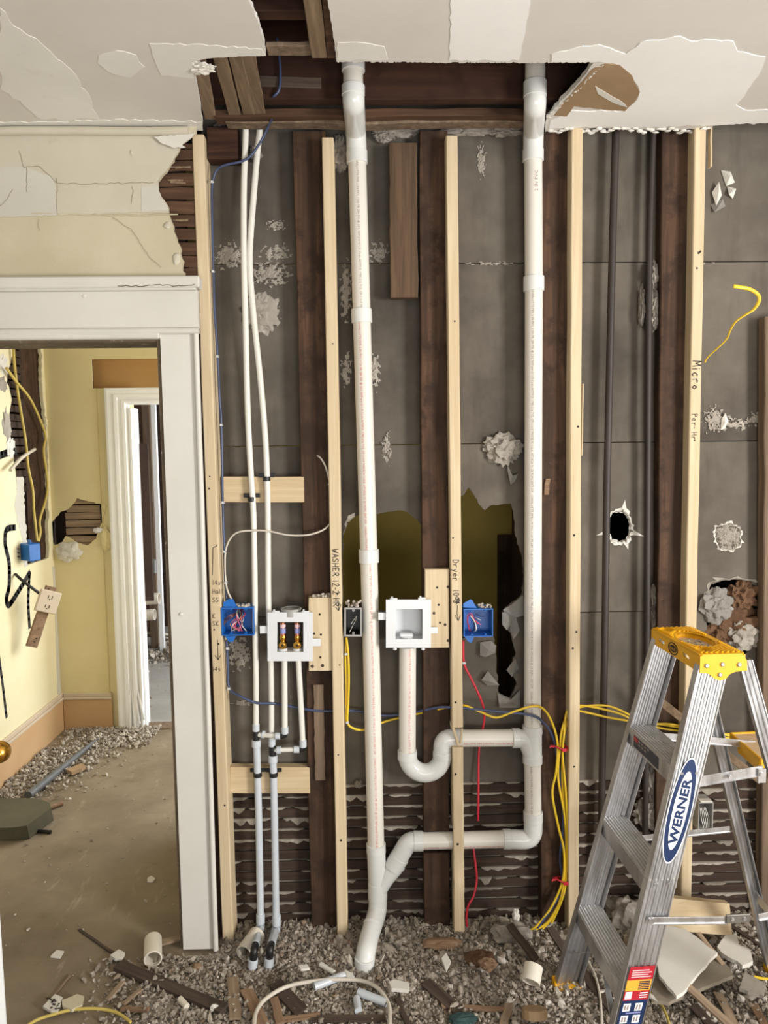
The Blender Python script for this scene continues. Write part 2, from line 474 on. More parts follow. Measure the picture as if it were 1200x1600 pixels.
def catmull(pts, k=6):
    pts = [Vector(p) for p in pts]; out = []
    P = [pts[0]] + pts + [pts[-1]]
    for i in range(1, len(P) - 2):
        a, b, c, d = P[i - 1], P[i], P[i + 1], P[i + 2]
        for j in range(k):
            t = j / k
            out.append(0.5 * ((2 * b) + (c - a) * t + (2 * a - 5 * b + 4 * c - d) * t * t + (3 * b - a - 3 * c + d) * t ** 3))
    out.append(pts[-1]); return out
def fillet(pts, r, k=6):
    pts = [Vector(p) for p in pts]; out = [pts[0]]
    for i in range(1, len(pts) - 1):
        a, b, c = pts[i - 1], pts[i], pts[i + 1]
        rr = min(r, (b - a).length * 0.49, (c - b).length * 0.49)
        p = b + (a - b).normalized() * rr; q = b + (c - b).normalized() * rr
        for j in range(k + 1):
            t = j / k; out.append((1 - t) ** 2 * p + 2 * t * (1 - t) * b + t * t * q)
    out.append(pts[-1]); return out
def jag(pts, amp, step, rnd=None, closed=True):
    rnd = rnd or random; out = []
    n = len(pts)
    for i in range(n if closed else n - 1):
        a = pts[i]; b = pts[(i + 1) % n]
        L = math.hypot(b[0] - a[0], b[1] - a[1]); m = min(60, max(1, int(L / step)))
        for j in range(m):
            t = j / m; e = amp if j else amp * 0.3
            out.append((a[0] + (b[0] - a[0]) * t + rnd.uniform(-e, e), a[1] + (b[1] - a[1]) * t + rnd.uniform(-e, e)))
    return out
# polygons drawn on a plane facing the room (y = Y): pixel points -> (x, z)
def onY(pts, Y): return [(p.x, p.z) for p in (atY(a, b, Y) for a, b in pts)]
def onZ(pts, z): return [(p.x, p.y) for p in (atZ(a, b, z) for a, b in pts)]
def onX(pts, X): return [(p.y, p.z) for p in (atX(a, b, X) for a, b in pts)]
EX, EY, EZ = Vector((1, 0, 0)), Vector((0, 1, 0)), Vector((0, 0, 1))
def slabY(mb, outer, holes, Y, th): return mb.slab(outer, holes, (0, Y, 0), EX, EZ, -EY, -th, 0)      # front face at y = Y
def slabZ(mb, outer, holes, z, th): return mb.slab(outer, holes, (0, 0, z), EX, EY, EZ, 0, th)        # underside at z
def slabX(mb, outer, holes, X, th): return mb.slab(outer, holes, (X, 0, 0), EY, EZ, EX, -th, 0)       # face at x = X looking +x
def bxx(x0, x1, y0, y1, z0, z1, ch=0.001):
    return MB().box(((x0 + x1) / 2, (y0 + y1) / 2, (z0 + z1) / 2), ((x1 - x0) / 2, (y1 - y0) / 2, (z1 - z0) / 2), ch)
# rough lumber between two points, w along wv, d along dv, a little uneven
def lumber(mb, p0, p1, w, d, wv, dv, seg=8, jit=0.0015, ch=0.002):
    p0 = Vector(p0); p1 = Vector(p1); wv = Vector(wv).normalized(); dv = Vector(dv).normalized()
    c = min(ch, w * 0.2, d * 0.2)
    prof = [(-w / 2 + c, -d / 2), (w / 2 - c, -d / 2), (w / 2, -d / 2 + c), (w / 2, d / 2 - c), (w / 2 - c, d / 2), (-w / 2 + c, d / 2), (-w / 2, d / 2 - c), (-w / 2, -d / 2 + c)]
    vs = []; fs = []; n = 8
    for i in range(seg + 1):
        p = p0.lerp(p1, i / seg); jw = random.uniform(-jit, jit); jd = random.uniform(-jit, jit) * 0.5; g = 1 + random.uniform(-jit, jit) / w
        for a, b in prof: vs.append(p + wv * (a * g + jw) + dv * (b + jd))
    for i in range(seg):
        for k in range(n):
            a = i * n + k; b = i * n + (k + 1) % n; fs.append((a, b, b + n, a + n))
    fs.append(tuple(range(n))[::-1]); fs.append(tuple(range(seg * n, seg * n + n)))
    t = wv.cross(dv)
    if t.dot(p1 - p0) < 0: fs = [f[::-1] for f in fs]
    return mb.add(vs, fs)
# lacy crust of plaster stuck on a surface y = Y
def crust(mb, px, py, wpx, hpx, Y, th=0.006, seed=0, n=46, cut=0.08):
    c = atY(px, py, Y); W = sz(wpx, Y) / 2; H = sz(hpx, Y) / 2
    off = Vector((seed * 5.3, seed * 2.9, 0)); h = {}
    for i in range(n + 1):
        for j in range(n + 1):
            u = -1 + 2 * i / n; v = -1 + 2 * j / n
            q = Vector((u * W * 75, v * H * 75, 0)) + off
            h[i, j] = mnoise.noise(q) * 0.9 + mnoise.noise(q * 2.7) * 0.75 + 0.55 - 1.0 * (u * u + v * v) ** 0.8
    vid = {}
    def vert(i, j):
        if (i, j) not in vid:
            vid[i, j] = len(mb.v); e = max(0.0, min(1.0, (h[i, j] - cut) * 1.6))
            mb.v.append(Vector((c.x + W * (-1 + 2 * i / n), Y - 0.0008 - th * e * (0.6 + 0.4 * random.random()), c.z + H * (-1 + 2 * j / n))))
        return vid[i, j]
    for i in range(n):
        for j in range(n):
            if (h[i, j] + h[i + 1, j + 1] + h[i + 1, j] + h[i, j + 1]) / 4 > cut:
                mb.f.append((vert(i, j), vert(i + 1, j), vert(i + 1, j + 1), vert(i, j + 1))); mb.sm.append(False)
    return mb

# ------------------------------------------------------------------ lettering
def text_mesh(txt, res=1, bold=0.0):
    cu = bpy.data.curves.new('t', 'FONT'); cu.body = txt; cu.resolution_u = res; cu.offset = bold
    ob = bpy.data.objects.new('t', cu); COL.objects.link(ob)
    dg = bpy.context.evaluated_depsgraph_get(); dg.update()
    me = bpy.data.meshes.new_from_object(ob.evaluated_get(dg))
    vs = [tuple(v.co) for v in me.vertices]; fs = [tuple(p.vertices) for p in me.polygons]
    bpy.data.objects.remove(ob); bpy.data.curves.remove(cu); bpy.data.meshes.remove(me)
    return vs, fs
GL = {'W': [[(0, 1), (.25, 0), (.5, .7), (.75, 0), (1, 1)]], 'A': [[(0, 0), (.5, 1), (1, 0)], [(.2, .4), (.8, .4)]], 'S': [[(.9, .9), (.4, 1), (.1, .75), (.5, .5), (.9, .25), (.5, 0), (.05, .12)]],
      'H': [[(.1, 0), (.1, 1)], [(.9, 0), (.9, 1)], [(.1, .5), (.9, .5)]], 'E': [[(.9, 1), (.1, 1), (.1, 0), (.9, 0)], [(.1, .5), (.7, .5)]], 'R': [[(.1, 0), (.1, 1), (.7, 1), (.85, .75), (.6, .5), (.1, .5)], [(.4, .5), (.95, 0)]],
      '1': [[(.5, 0), (.5, 1)]], '2': [[(.1, .8), (.5, 1), (.85, .75), (.1, 0), (.95, 0)]], '3': [[(.1, .95), (.85, .95), (.4, .55), (.85, .3), (.5, 0), (.1, .1)]], '0': [[(.5, 0), (.15, .35), (.3, .95), (.7, .95), (.85, .35), (.5, 0)]],
      '4': [[(.7, 0), (.7, 1), (.1, .35), (.95, .35)]], '-': [[(.15, .45), (.85, .45)]], 'D': [[(.1, 0), (.1, 1), (.6, .9), (.9, .5), (.6, .05), (.1, 0)]], 'r': [[(.2, .6), (.2, 0)], [(.2, .4), (.5, .62), (.85, .55)]], 'y': [[(.1, .6), (.5, .1)], [(.9, .6), (.3, -.4)]],
      'e': [[(.1, .3), (.85, .35), (.6, .62), (.2, .5), (.15, .15), (.5, 0), (.9, .12)]], '(': [[(.7, 1.1), (.35, .6), (.35, .3), (.7, -.2)]], 'M': [[(0, 0), (.1, 1), (.5, .35), (.9, 1), (1, 0)]], 'i': [[(.5, .6), (.5, 0)], [(.5, .8), (.5, .86)]],
      'c': [[(.85, .52), (.5, .62), (.15, .3), (.5, 0), (.9, .1)]], 'o': [[(.5, 0), (.12, .3), (.5, .62), (.88, .3), (.5, 0)]], '@': [[(.5, -.05), (.05, .4), (.5, .9), (.95, .4), (.5, -.05)], [(.65, .3), (.4, .25), (.4, .55), (.65, .55), (.68, .25)]],
      'P': [[(.15, 0), (.15, 1), (.75, .95), (.8, .6), (.15, .5)]], 'a': [[(.8, .55), (.3, .6), (.12, .25), (.4, 0), (.8, .3)], [(.8, .6), (.85, 0)]], 'l': [[(.5, 1), (.5, 0)]], 's': [[(.8, .55), (.4, .62), (.25, .42), (.75, .25), (.5, 0), (.15, .06)]], 'K': [[(.15, 0), (.15, 1)], [(.85, 1), (.15, .45), (.9, 0)]]}
# marker writing: text drawn as thin ribbons, from o along ex with up ey, letter height h, raised along n
def scrawl(mb, txt, o, ex, ey, n, h, wd=0.0016, gap=0.28, seed=1):
    rr = random.Random(seed); o, ex, ey, n = map(Vector, (o, ex, ey, n)); x = 0.0
    for ch in txt:
        if ch in GL:
            cw = h * (0.62 if ch not in '1il-(' else 0.36)
            for st in GL[ch]: ribbon(mb, [o + ex * (x + p[0] * cw + rr.uniform(-.03, .03) * h) + ey * (p[1] * h + rr.uniform(-.04, .04) * h) for p in st], n, wd)
            x += cw + gap * h * 0.5
        else: x += h * 0.45
    return x
def ribbon(mb, pts, n, wd, lift=0.0006):
    n = Vector(n)
    for a, b in zip(pts[:-1], pts[1:]):
        d = (b - a); L = d.length
        if L < 1e-6: continue
        d /= L; sd = n.cross(d).normalized() * wd / 2; a2 = a - d * wd * 0.3; b2 = b + d * wd * 0.3
        mb.add([a2 - sd + n * lift, b2 - sd + n * lift, b2 + sd + n * lift, a2 + sd + n * lift], [(0, 1, 2, 3)])
# print along a pipe from p0 to p1: letters wrapped on radius r, facing the room; side turns it round the pipe
def pipe_print(name, txt, p0, p1, r, h, mat, parent, turn=0.0, flip=False):
    p0 = Vector(p0); p1 = Vector(p1); d = (p1 - p0); L = d.length; d.normalize()
    fr = Vector((0, -1, 0)); fr = (fr - d * fr.dot(d)).normalized(); up = fr.cross(d).normalized()
    if flip: up = -up
    vs, fs = text_mesh(txt, 1)
    mb = MB(); out = []
    lim = L / h
    keep = {}
    for i, v in enumerate(vs):
        a = (v[1] - 0.35) * h / r + turn
        keep[i] = v[0] < lim
        out.append(p0 + d * (v[0] * h) + (fr * math.cos(a) + up * math.sin(a)) * (r + 0.0005))
    fs = [f for f in fs if all(keep[i] for i in f)]
    used = {}
    for f in fs:
        for i in f: used.setdefault(i, len(used))
    mb.add([out[i] for i in used], [tuple(used[i] for i in f) for f in fs])
    return part(name, mb, mat, parent)

# ================================================================== SETTING
ZC = 2.80            # underside of the ceiling
YS = 2.50            # front of the new studs
YO = 2.55            # front of the old studs
YB = 2.605           # face of the grey boards behind the studs
YL = 2.600           # face of the wood lath below them
HX = -1.98           # left wall of the hall
HY = 4.58            # end wall of the hall

# ---- floors
mb = MB(); mb.box((0.15, 1.49, -0.05), (3.2, 3.095, 0.05), 0.001); struct('floor', mb, 'floor')
mb = MB(); mb.box((-2.63, 0.5, 1.4), (0.03, 2.05, 1.4), 0.001); struct('wall_room_left', mb, 'plaster')
mb = MB(); slabX(mb, [(-1.55, 0), (2.62, 0), (2.62, 2.8), (-1.55, 2.8)], [[(-1.35, .75), (-.05, .75), (-.05, 2.4), (-1.35, 2.4)]], 3.33, -0.1); struct('wall_right', mb, 'plaster')
mb = MB(); mb.box((-0.6, 6.0, -0.051), (2.6, 1.41, 0.05), 0.001); struct('floor_far', mb, 'floor_grey')
mb = MB(); mb.box((-1.4, 4.6, 0.003), (0.35, 0.06, 0.004), 0.002); struct('trim_1', mb, 'grey_wood')

# ---- ceiling with its torn hole
rnd = random.Random(3)
def wall_pt(px, py): p = atZ(px, py, ZC); return (p.x, p.y)
hole_left = jag([(316, 204), (317, 190), (309, 140), (299, 96)], 0.8, 7, rnd, False) + jag([(299, 96), (330, 91), (372, 88), (416, 87)], 0.6, 6, rnd, False) + jag([(416, 87), (411, 60), (402, 30), (388, 0), (370, -45)], 1.2, 5, rnd, False)
hole_right = jag([(503, -45), (512, 0), (519, 45), (526, 96)], 1.0, 6, rnd, False) + jag([(526, 97), (600, 97), (700, 98), (800, 98), (928, 98)], 1.3, 2.6, rnd, False) + jag([(928, 98), (906, 128), (880, 155), (855, 184), (850, 199)], 1.2, 6, rnd, False)
right_edge = jag([(852, 206), (880, 202), (930, 200), (1000, 202), (1060, 203), (1110, 198), (1160, 194), (1210, 193)], 1.4, 6, rnd, False)
out = [(-2.6, 2.52), (-1.2, 2.52)] + [wall_pt(*p) for p in hole_left + hole_right + right_edge] + [(3.45, 2.50), (3.45, -1.55), (-2.6, -1.55)]
mb = MB(); slabZ(mb, out, None, ZC, 0.014)
ceiling = struct('ceiling', mb, 'ceiling')
def patch(pts, mat, dz=0.0012, name='joint_compound', amp=1.6, step=9, lbl=None):
    m = MB(); slabZ(m, onZ(jag(pts, amp, step, rnd), ZC), None, ZC - dz, dz + 0.002)
    return part(name, m, mat, ceiling, None, lbl)
patch([(233, 68), (300, 69), (409, 76), (414, 86), (330, 90), (300, 95), (302, 122), (252, 118), (245, 102)], 'compound_dim')
patch([(155, 86), (182, 78), (212, 86), (226, 104), (204, 121), (170, 113), (152, 98)], 'compound_dim', lbl='oval dab of joint compound')
patch([(0, 12), (22, 40), (62, 66), (110, 108), (140, 150), (155, 186), (66, 186), (0, 138)], 'compound_dim', amp=3)
patch([(-40, 190), (80, 190), (180, 186), (260, 188), (316, 190), (317, 204), (-40, 210)], 'compound_dim', dz=0.0018)
patch([(706, -30), (834, -30), (820, 50), (811, 94), (702, 94)], 'compound', amp=2, lbl='broad white band of joint compound')
patch([(862, 84), (900, 74), (935, 69), (962, 78), (978, 84), (1000, 66), (1062, 56), (1080, 64), (1100, 61), (1146, 64), (1152, 80), (1196, 88), (1190, 108), (1168, 140), (1150, 164), (1165, 172), (1215, 170), (1215, 190), (1110, 195), (1000, 199), (930, 197), (880, 199), (858, 200), (860, 188), (893, 172), (975, 173), (996, 155), (1000, 143), (988, 118), (970, 102), (945, 97), (862, 96)], 'compound', dz=0.0016, lbl='large rough white patch beside the hole')
patch([(528, 66), (560, 66), (600, 72), (606, 93), (526, 93)], 'compound_dim')
m = MB(); slabZ(m, onZ(jag([(945, 98), (968, 100), (988, 117), (1000, 143), (990, 160), (976, 173), (930, 169), (897, 165), (885, 181), (866, 180), (880, 160), (905, 132), (928, 106)], 1, 8, rnd), ZC), None, ZC - 0.002, 0.004)
part('torn_paper', m, 'paper_brown', ceiling, None, 'brown torn drywall paper')
m = MB(); slabZ(m, onZ(jag([(930, 133), (936, 137), (975, 160), (980, 166), (960, 160), (934, 145)], 0.6, 8, rnd), ZC), None, ZC - 0.003, 0.003)
part('torn_paper', m, 'gypsum', ceiling, None, 'pale scrape on the torn paper')
# ragged white core edge along the torn side and the crumbled corner at the left
m = MB()
for k in range(46):
    t = k / 45; q = atZ(945 - 88 * t + random.uniform(-2, 2), 98 + 86 * t, ZC)
    m.blob(q + Vector((0, 0, 0.003)), (0.010, 0.010, 0.006), k, 0.5, 2, 0)
for k in range(40):
    t = k / 39; q = atZ(860 + 245 * t, 203 + random.uniform(-3, 4), ZC)
    m.blob(q + Vector((0, -0.005, -0.002)), (0.012, 0.007, random.uniform(.003, .008)), k, 0.5, 2, 0)
part('core_crumbs', m, 'gypsum', ceiling, 'stuff')
m = MB(); m.blob(atZ(312, 103, ZC) + Vector((0, 0.02, 0.004)), (0.034, 0.022, 0.010), 5, 0.8, 2.6, 3)
part('broken_corner', m, 'gypsum', ceiling)

# ---- what shows inside the ceiling hole: joist, plate, laths, dark attic boards
mb = MB(); lumber(mb, (-1.2, 2.39, 2.965), (2.4, 2.39, 2.965), 0.26, 0.04, EZ, EY, 14, 0.001)
solo('ceiling_joist', mb, 'joist', 'big dark reddish brown joist seen through the torn ceiling hole', 'joist')
mb = MB(); lumber(mb, (-1.2, 1.93, 2.965), (0.6, 1.93, 2.965), 0.26, 0.04, EZ, EY, 8, 0.001)
solo('ceiling_joist', mb, 'joist', 'nearer dark joist in the ceiling gap at the top of the photo', 'joist')
def at_ceil(px, py, z): return atZ(px, py, z)
mb = MB(); a = at_ceil(340, 189, 2.822); b = at_ceil(860, 187, 2.822)
zp = atY(600, 176, 2.43).z
lumber(mb, (a.x, 2.46, zp), (b.x, 2.46, zp), 0.024, 0.06, EZ, EY, 14, 0.003)
solo('wall_plate', mb, 'lath_brown', 'rough brown edge board along the back of the ceiling hole', 'board')
mb = MB(); zp = atY(600, 188, 2.465).z; lumber(mb, (atY(352, 188, 2.465).x, 2.49, zp), (atY(835, 188, 2.465).x, 2.49, zp), 0.016, 0.05, EZ, EY, 10, 0.004)
solo('wall_plate', mb, 'grey_wood', 'thin greyish splintered strip under the edge board of the ceiling hole', 'board')
for i, (x0, y0, x1, y1, wd) in enumerate([(305, 96, 338, 202, 24), (338, 94, 372, 192, 30), (362, 92, 392, 188, 26), (384, 90, 407, 184, 24)]):
    zz = ZC + 0.014 + 0.005 + 0.001 * i
    a = atZ(x0, y0 - 30, zz); b = atZ(x1, y1, zz); b.y = min(b.y, 2.46)
    m = MB(); lumber(m, a, b, 0.038, 0.008, EX, EZ, 6, 0.0015)
    solo('ceiling_lath', m, 'lath_ceiling', ['leftmost short weathered lath at the torn corner of the ceiling hole', 'second weathered lath from the left in the ceiling hole', 'third weathered lath from the left in the ceiling hole', 'fourth weathered lath, next to the open gap of the ceiling hole'][i], 'lath', 'weathered laths at the left of the ceiling hole')
for i, (px, lbl) in enumerate([(491, 'wide weathered lath hanging in the ceiling gap at the top'), (516, 'dark narrow lath beside the cut drywall edge at the top')]):
    zz = ZC + 0.012; b = atZ(px + (8 if i == 0 else 2), 88, zz); a = atZ(px - 14, -90, zz)
    m = MB(); lumber(m, a, b, (0.042, 0.022)[i], 0.009, EX, EZ, 6, 0.001)
    solo('hanging_lath', m, ('lath_ceiling', 'lath_brown')[i], lbl, 'lath')
m = MB(); a = atZ(418, 76, ZC + .02); b = atZ(487, 76, ZC + .02); lumber(m, a, b, 0.05, 0.012, EY, EZ, 4, 0.002)
solo('cross_batten', m, 'grey_wood', 'short dusty cross batten in the ceiling gap', 'batten')
m = MB(); a = atY(405, 127, 2.366); b = atY(502, 130, 2.366); lumber(m, a, b, 0.032, 0.008, EZ, EY, 4, 0.001)
solo('joist_batten', m, 'stick_dark', 'dark flat batten fixed on the face of the ceiling joist', 'batten')
# attic closed above and behind
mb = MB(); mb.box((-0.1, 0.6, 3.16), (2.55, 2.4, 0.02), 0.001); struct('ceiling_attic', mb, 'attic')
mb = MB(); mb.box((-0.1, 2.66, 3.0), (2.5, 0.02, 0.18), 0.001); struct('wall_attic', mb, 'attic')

# ---- left wall over the door: laths, old plaster, later skim coat
edge = [(306, 208), (296, 214), (284, 222), (276, 240), (263, 262), (246, 283), (249, 304), (262, 322), (267, 345), (276, 372), (284, 402), (289, 445)]
mb = MB()
YP = 2.475
ol = [(-2.6, 2.83), (-2.6, 2.30)] + onY([(-300, 470), (200, 470), (289, 470)], YP) + onY(jag(edge[::-1], 2.0, 6, rnd, False) + [(306, 208)], YP) + [(onY([(306, 200)], YP)[0][0], 2.83)]
slabY(mb, ol, None, YP, 0.016)
wl = struct('wall_left', mb, 'plaster')
def wpatch(pts, mat, name, th=0.002, amp=1.5, Y=YP, label=None, step=7):
    m = MB(); slabY(m, onY(jag(pts, amp, step, rnd), Y), None, Y - th, th); return part(name, m, mat, wl, None, label)
wpatch([(-60, 205), (150, 205), (300, 206), (296, 214), (284, 223), (277, 240), (264, 262), (247, 283), (250, 304), (262, 321), (265, 333), (200, 333), (90, 337), (0, 340), (-60, 342)], 'plaster_skim', 'skim_coat', 0.003, 1.2, label='upper greyer coat with a ragged lower edge')
wpatch([(-20, 264), (40, 261), (84, 278), (92, 336), (0, 340), (-20, 338)], 'plaster_pale', 'pale_patch', 0.004, 1.0, label='pale patch at the far left')
wpatch([(222, 292), (244, 290), (258, 318), (264, 328), (222, 331)], 'plaster_pale', 'pale_patch', 0.004, 1.0)
for pts in ([(30, 236), (38, 262), (62, 260), (90, 286), (100, 287), (160, 287), (240, 285)], [(42, 262), (42, 300)], [(176, 340), (205, 358), (222, 385), (232, 400), (252, 418)], [(0, 322), (12, 310), (20, 296)], [(60, 342), (62, 360)], [(88, 278), (90, 335)], [(205, 318), (208, 300), (206, 291)]):
    m = MB(); q = jag(pts, 1.5, 6, rnd, False) + [pts[-1]]; ribbon(m, [atY(a, b, YP - 0.0042) for a, b in q], -EY, 0.0012); part('crack', m, 'crack', wl)
m = MB()
for k in range(12):
    t = k / 11; m.blob(atY(60 + 205 * t, 336 + random.uniform(-2, 2), YP) + Vector((0, -0.002, 0)), (0.03, 0.004, 0.003), k, 0.5, 2, 0)
part('ragged_edge', m, 'plaster', wl, 'stuff')
m = MB(); pts = [Vector((x, YP - 0.012, ZC - 0.018 + random.uniform(-.002, .002))) for x in np.linspace(-2.5, -0.57, 24)]; m.tube(pts, 0.014, 8); part('cove_bead', m, 'plaster_skim', wl)
for i, (c, r) in enumerate([((262, 352), (.012, .007, .012)), ((276, 404), (.012, .007, .022)), ((206, 240), (.008, .006, .012))]):
    m = MB(); m.blob(atY(c[0], c[1], YP), r, i, 0.5, 2, 1); part('plaster_flake', m, 'plaster_skim', wl)
# torn paper hanging where wall and ceiling met
m = MB(); slabY(m, onY(jag([(240, 213), (262, 212), (304, 208), (300, 214), (284, 226), (290, 230), (272, 231), (255, 225)], 1, 5, rnd), 2.46), None, 2.46, 0.003); part('torn_paper', m, 'gypsum', wl)
zl = [atY(280, y, YS).z for y in (222, 232, 250, 268, 291, 312, 335, 356, 376, 398, 418, 438)]
for i in range(len(zl) - 1):
    m = MB(); x0 = atY(225, 300, YS).x; x1 = atY(305, 300, YS).x
    zc_ = (zl[i] + zl[i + 1]) / 2; hh = (zl[i] - zl[i + 1]) - 0.005
    lumber(m, (x0, YS + 0.006, zc_), (x1 + random.uniform(-.004, .004), YS + 0.006 + random.uniform(0, .004), zc_ + random.uniform(-.003, .003)), hh, 0.007, EZ, EY, 4, 0.0015)
    part('lath', m, 'lath_brown', wl)
m = MB()
for k in range(5): 
    q = atY(258 + 4 * k, (262, 281, 284, 345, 262)[k], YS - .002); lumber(m, q, q + Vector((0.05, 0.0, random.uniform(-.01, .01))), 0.006, 0.003, EZ, EY, 2, 0.002)
part('splinter', m, 'lath_ceiling', wl, 'stuff')
mb = MB(); mb.box((-1.6, 2.56, 2.5), (0.99, 0.02, 0.36), 0.001); struct('wall_left_back', mb, 'attic')

# ---- door casing
xr_t = atY(308, 450, 2.455).x; xr_b = atY(341, 1482, 2.455).x
xl_t = atY(250, 530, 2.455).x; xl_b = atY(286, 1482, 2.455).x
YC = 2.455
def tilt_board(x0t, x0b, x1t, x1b, zt, zb, Y, th):
    m = MB()
    o = [(x0b, zb), (x1b, zb), (x1t, zt), (x0t, zt)]
    m.slab(o, None, (0, Y, 0), EX, EZ, -EY, -th, 0); return m
door = MB(); zt = atY(280, 522, YC).z; zb = 0.012
hd0 = atY(280, 512, YC).z; hd1 = atY(280, 452, YC).z
d1 = tilt_board(-2.4, -2.4, xr_t, xr_t, hd1, hd0, YC, 0.022)
dr = struct('door_1', d1, 'casing')
part('side_casing', tilt_board(xl_t, xl_b, xr_t - 0.018, xr_b - 0.018, zt, zb, YC + 0.003, 0.022), 'casing', dr)
m = MB(); pa = Vector((xr_b - .008, YC - .002, zb)); pb = Vector((xr_t - .008, YC - .002, zt)); m.tube([pa + (pb - pa) * (k / 12) + Vector((random.uniform(-.0006, .0006), 0, 0)) for k in range(13)], 0.0095, 10); part('edge_bead', m, 'casing', dr)
m = MB(); m.box(((xr_t - 2.4) / 2 + .004, YC - 0.008, (hd1 + atY(280, 434, YC).z) / 2), ((xr_t + 2.4) / 2 + 0.010, 0.024, (atY(280, 434, YC).z - hd1) / 2), 0.004)
m.box(((xr_t - 2.4) / 2, YC - 0.004, hd1 + 0.004), ((xr_t + 2.4) / 2, 0.02, 0.010), 0.004); part('crown_strip', m, 'casing', dr)
m = MB(); zh = atY(280, 518, YC).z
m.tube([(-2.4, YC - 0.002, zh + .002), (xr_t + .002, YC - 0.002, zh + .002)], 0.011, 10)
m.box(((xl_t - 2.4) / 2, YC + 0.004, atY(200, 523, YC).z), ((xl_t + 2.4) / 2, 0.014, 0.014), 0.004); part('head_bead', m, 'casing', dr)
m = MB(); q = [atY(a, b, YC - 0.0315) for a, b in jag([(184, 447), (225, 447), (250, 445), (275, 447), (308, 445)], 1.0, 4, rnd, False)]; ribbon(m, q, -EY, 0.003); part('crack', m, 'crack', dr)
# jambs: dark worn wood
zj = atY(200, 529, YC).z
m = MB(); m.box(((xl_t - 2.4) / 2, 2.545, zj + 0.003), ((xl_t + 2.4) / 2 + .004, 0.075, 0.012), 0.003); part('head_jamb', m, 'jamb', dr)
m = tilt_board(xl_t - 0.014, xl_b - 0.012, xl_t + 0.002, xl_b + 0.002, zj, zb, YC + 0.012, 0.15); part('side_jamb', m, 'jamb', dr)
m = tilt_board(xr_t - 0.06, xr_b - 0.06, xr_t + 0.004, xr_b + 0.004, hd0, 0, YC + 0.075, 0.06); part('trimmer_stud', m, 'old_wood', dr)
for px, py in ((197 / 1.5, 463), (283, 960)): 
    m = MB(); m.blob(atY(px, py, YC), (0.007, 0.003, 0.006), 2, 0.5, 2, 1); part('paint_blister', m, 'casing', dr)
# open door leaf standing just outside the frame on the left, its knob reaching in
fe = atY(-6, 1200, 1.80); free = Vector((fe.x - 0.056, 1.80, 0)); hinge = Vector((-1.55, 2.46, 0))
dv = (hinge - free); Ld = dv.length; dv.normalize(); nv = Vector((-dv.y, dv.x, 0))
m = MB(); m.box(free + dv * (Ld / 2) - nv * 0.018 + Vector((0, 0, 1.03)), (Ld / 2, 0.018, 1.01), 0.003, (dv, nv, EZ))
# lean the leaf with the building: its foot swings in a little
for i, p in enumerate(m.v): p.x += 0.03 * (1 - p.z / 2.0) * 0.2
leaf = solo('door_leaf', m, 'door_paint', 'white open door leaf, only its edge showing at the bottom left corner', 'door')
kz = atY(1, 1175, 1.86)
m = MB(); kp = Vector((kz.x - 0.004, 1.86, kz.z))
m.blob(kp, (0.029, 0.029, 0.029), 0, 0.0, 1, 2)
for f in range(len(m.sm)): m.sm[f] = True
kn = part('knob', m, 'brass', leaf, None, 'round brass knob')
m = MB(); m.tube([kp - Vector((0.02, 0, 0)), kp - Vector((0.055, 0, 0))], [0.013, 0.016], 14); part('knob_stem', m, 'brass', kn)

# ---- grey boards behind the studs (with broken holes), lath below them
def zrow(py): return atY(600, py, YB).z
rb = [(-0.70, 1.75)]
XL, XR = -0.56, 1.75
def brow(outer, holes, dy=0.0):
    m = MB(); slabY(m, outer, holes, YB + dy, 0.012); return m
z1, z2, z3, z4 = zrow(412), zrow(695), zrow(961), zrow(1225)
back = struct('wall_back', brow([(XL, z1 + .0015), (XR, z1 + .0015), (XR, 2.99), (XL, 2.99)], None, 0.0), 'board')
part('board', brow([(XL, z2 + .0015), (XR, z2 + .0015), (XR, z1 - .0015), (XL, z1 - .0015)], None, 0.003), 'board', back)
holeA = jag([(540, 815), (556, 806), (575, 806), (600, 801), (625, 797), (640, 803), (652, 812), (660, 822), (662, 955), (536, 955), (536, 840)], 1.2, 6, rnd)
holeC = jag([(967, 799), (978, 803), (984, 815), (984, 832), (978, 843), (967, 846), (957, 843), (950, 832), (950, 812), (957, 802)], 1.0, 5, rnd)
notchB = jag([(784, 961), (790, 950), (803, 940), (815, 930), (819, 900), (815, 866), (806, 838), (802, 800), (798, 787), (765, 790), (757, 797), (750, 790), (742, 776), (732, 762), (721, 776), (700, 800), (700, 961)], 1.2, 5, rnd, False)
notchD = jag([(1187, 961), (1190, 940), (1182, 916), (1160, 906), (1130, 906), (1104, 916), (1108, 940), (1102, 961)], 1.5, 5, rnd, False)
def fixz(poly, z):  # ends sit exactly on the seam
    poly = list(poly); poly[0] = (poly[0][0], z); poly[-1] = (poly[-1][0], z); return poly
nB = fixz(onY(notchB + [(700, 961)], YB), z3 + .0015); nD = fixz(onY(notchD + [(1102, 961)], YB), z3 + .0015)
o3 = [(XL, z2 - .0015), (XL, z3 + .0015)] + nB[::-1] + nD[::-1] + [(XR, z3 + .0015), (XR, z2 - .0015)]
part('board', brow(o3, [onY(holeA, YB), onY(holeC, YB)], 0.0), 'board', back)
lowB = jag([(700, 961), (700, 1000), (726, 997), (760, 992), (772, 996), (776, 1040), (779, 1082), (795, 1094), (808, 1070), (796, 1046), (806, 1020), (798, 990), (786, 976), (786, 961)], 1.3, 5, rnd, False)
lowD = jag([(1102, 961), (1108, 1000), (1130, 1024), (1160, 1030), (1186, 1000), (1190, 961)], 1.5, 5, rnd, False)
lB = fixz(onY(lowB + [(786, 961)], YB), z3 - .0015); lD = fixz(onY(lowD + [(1190, 961)], YB), z3 - .0015)
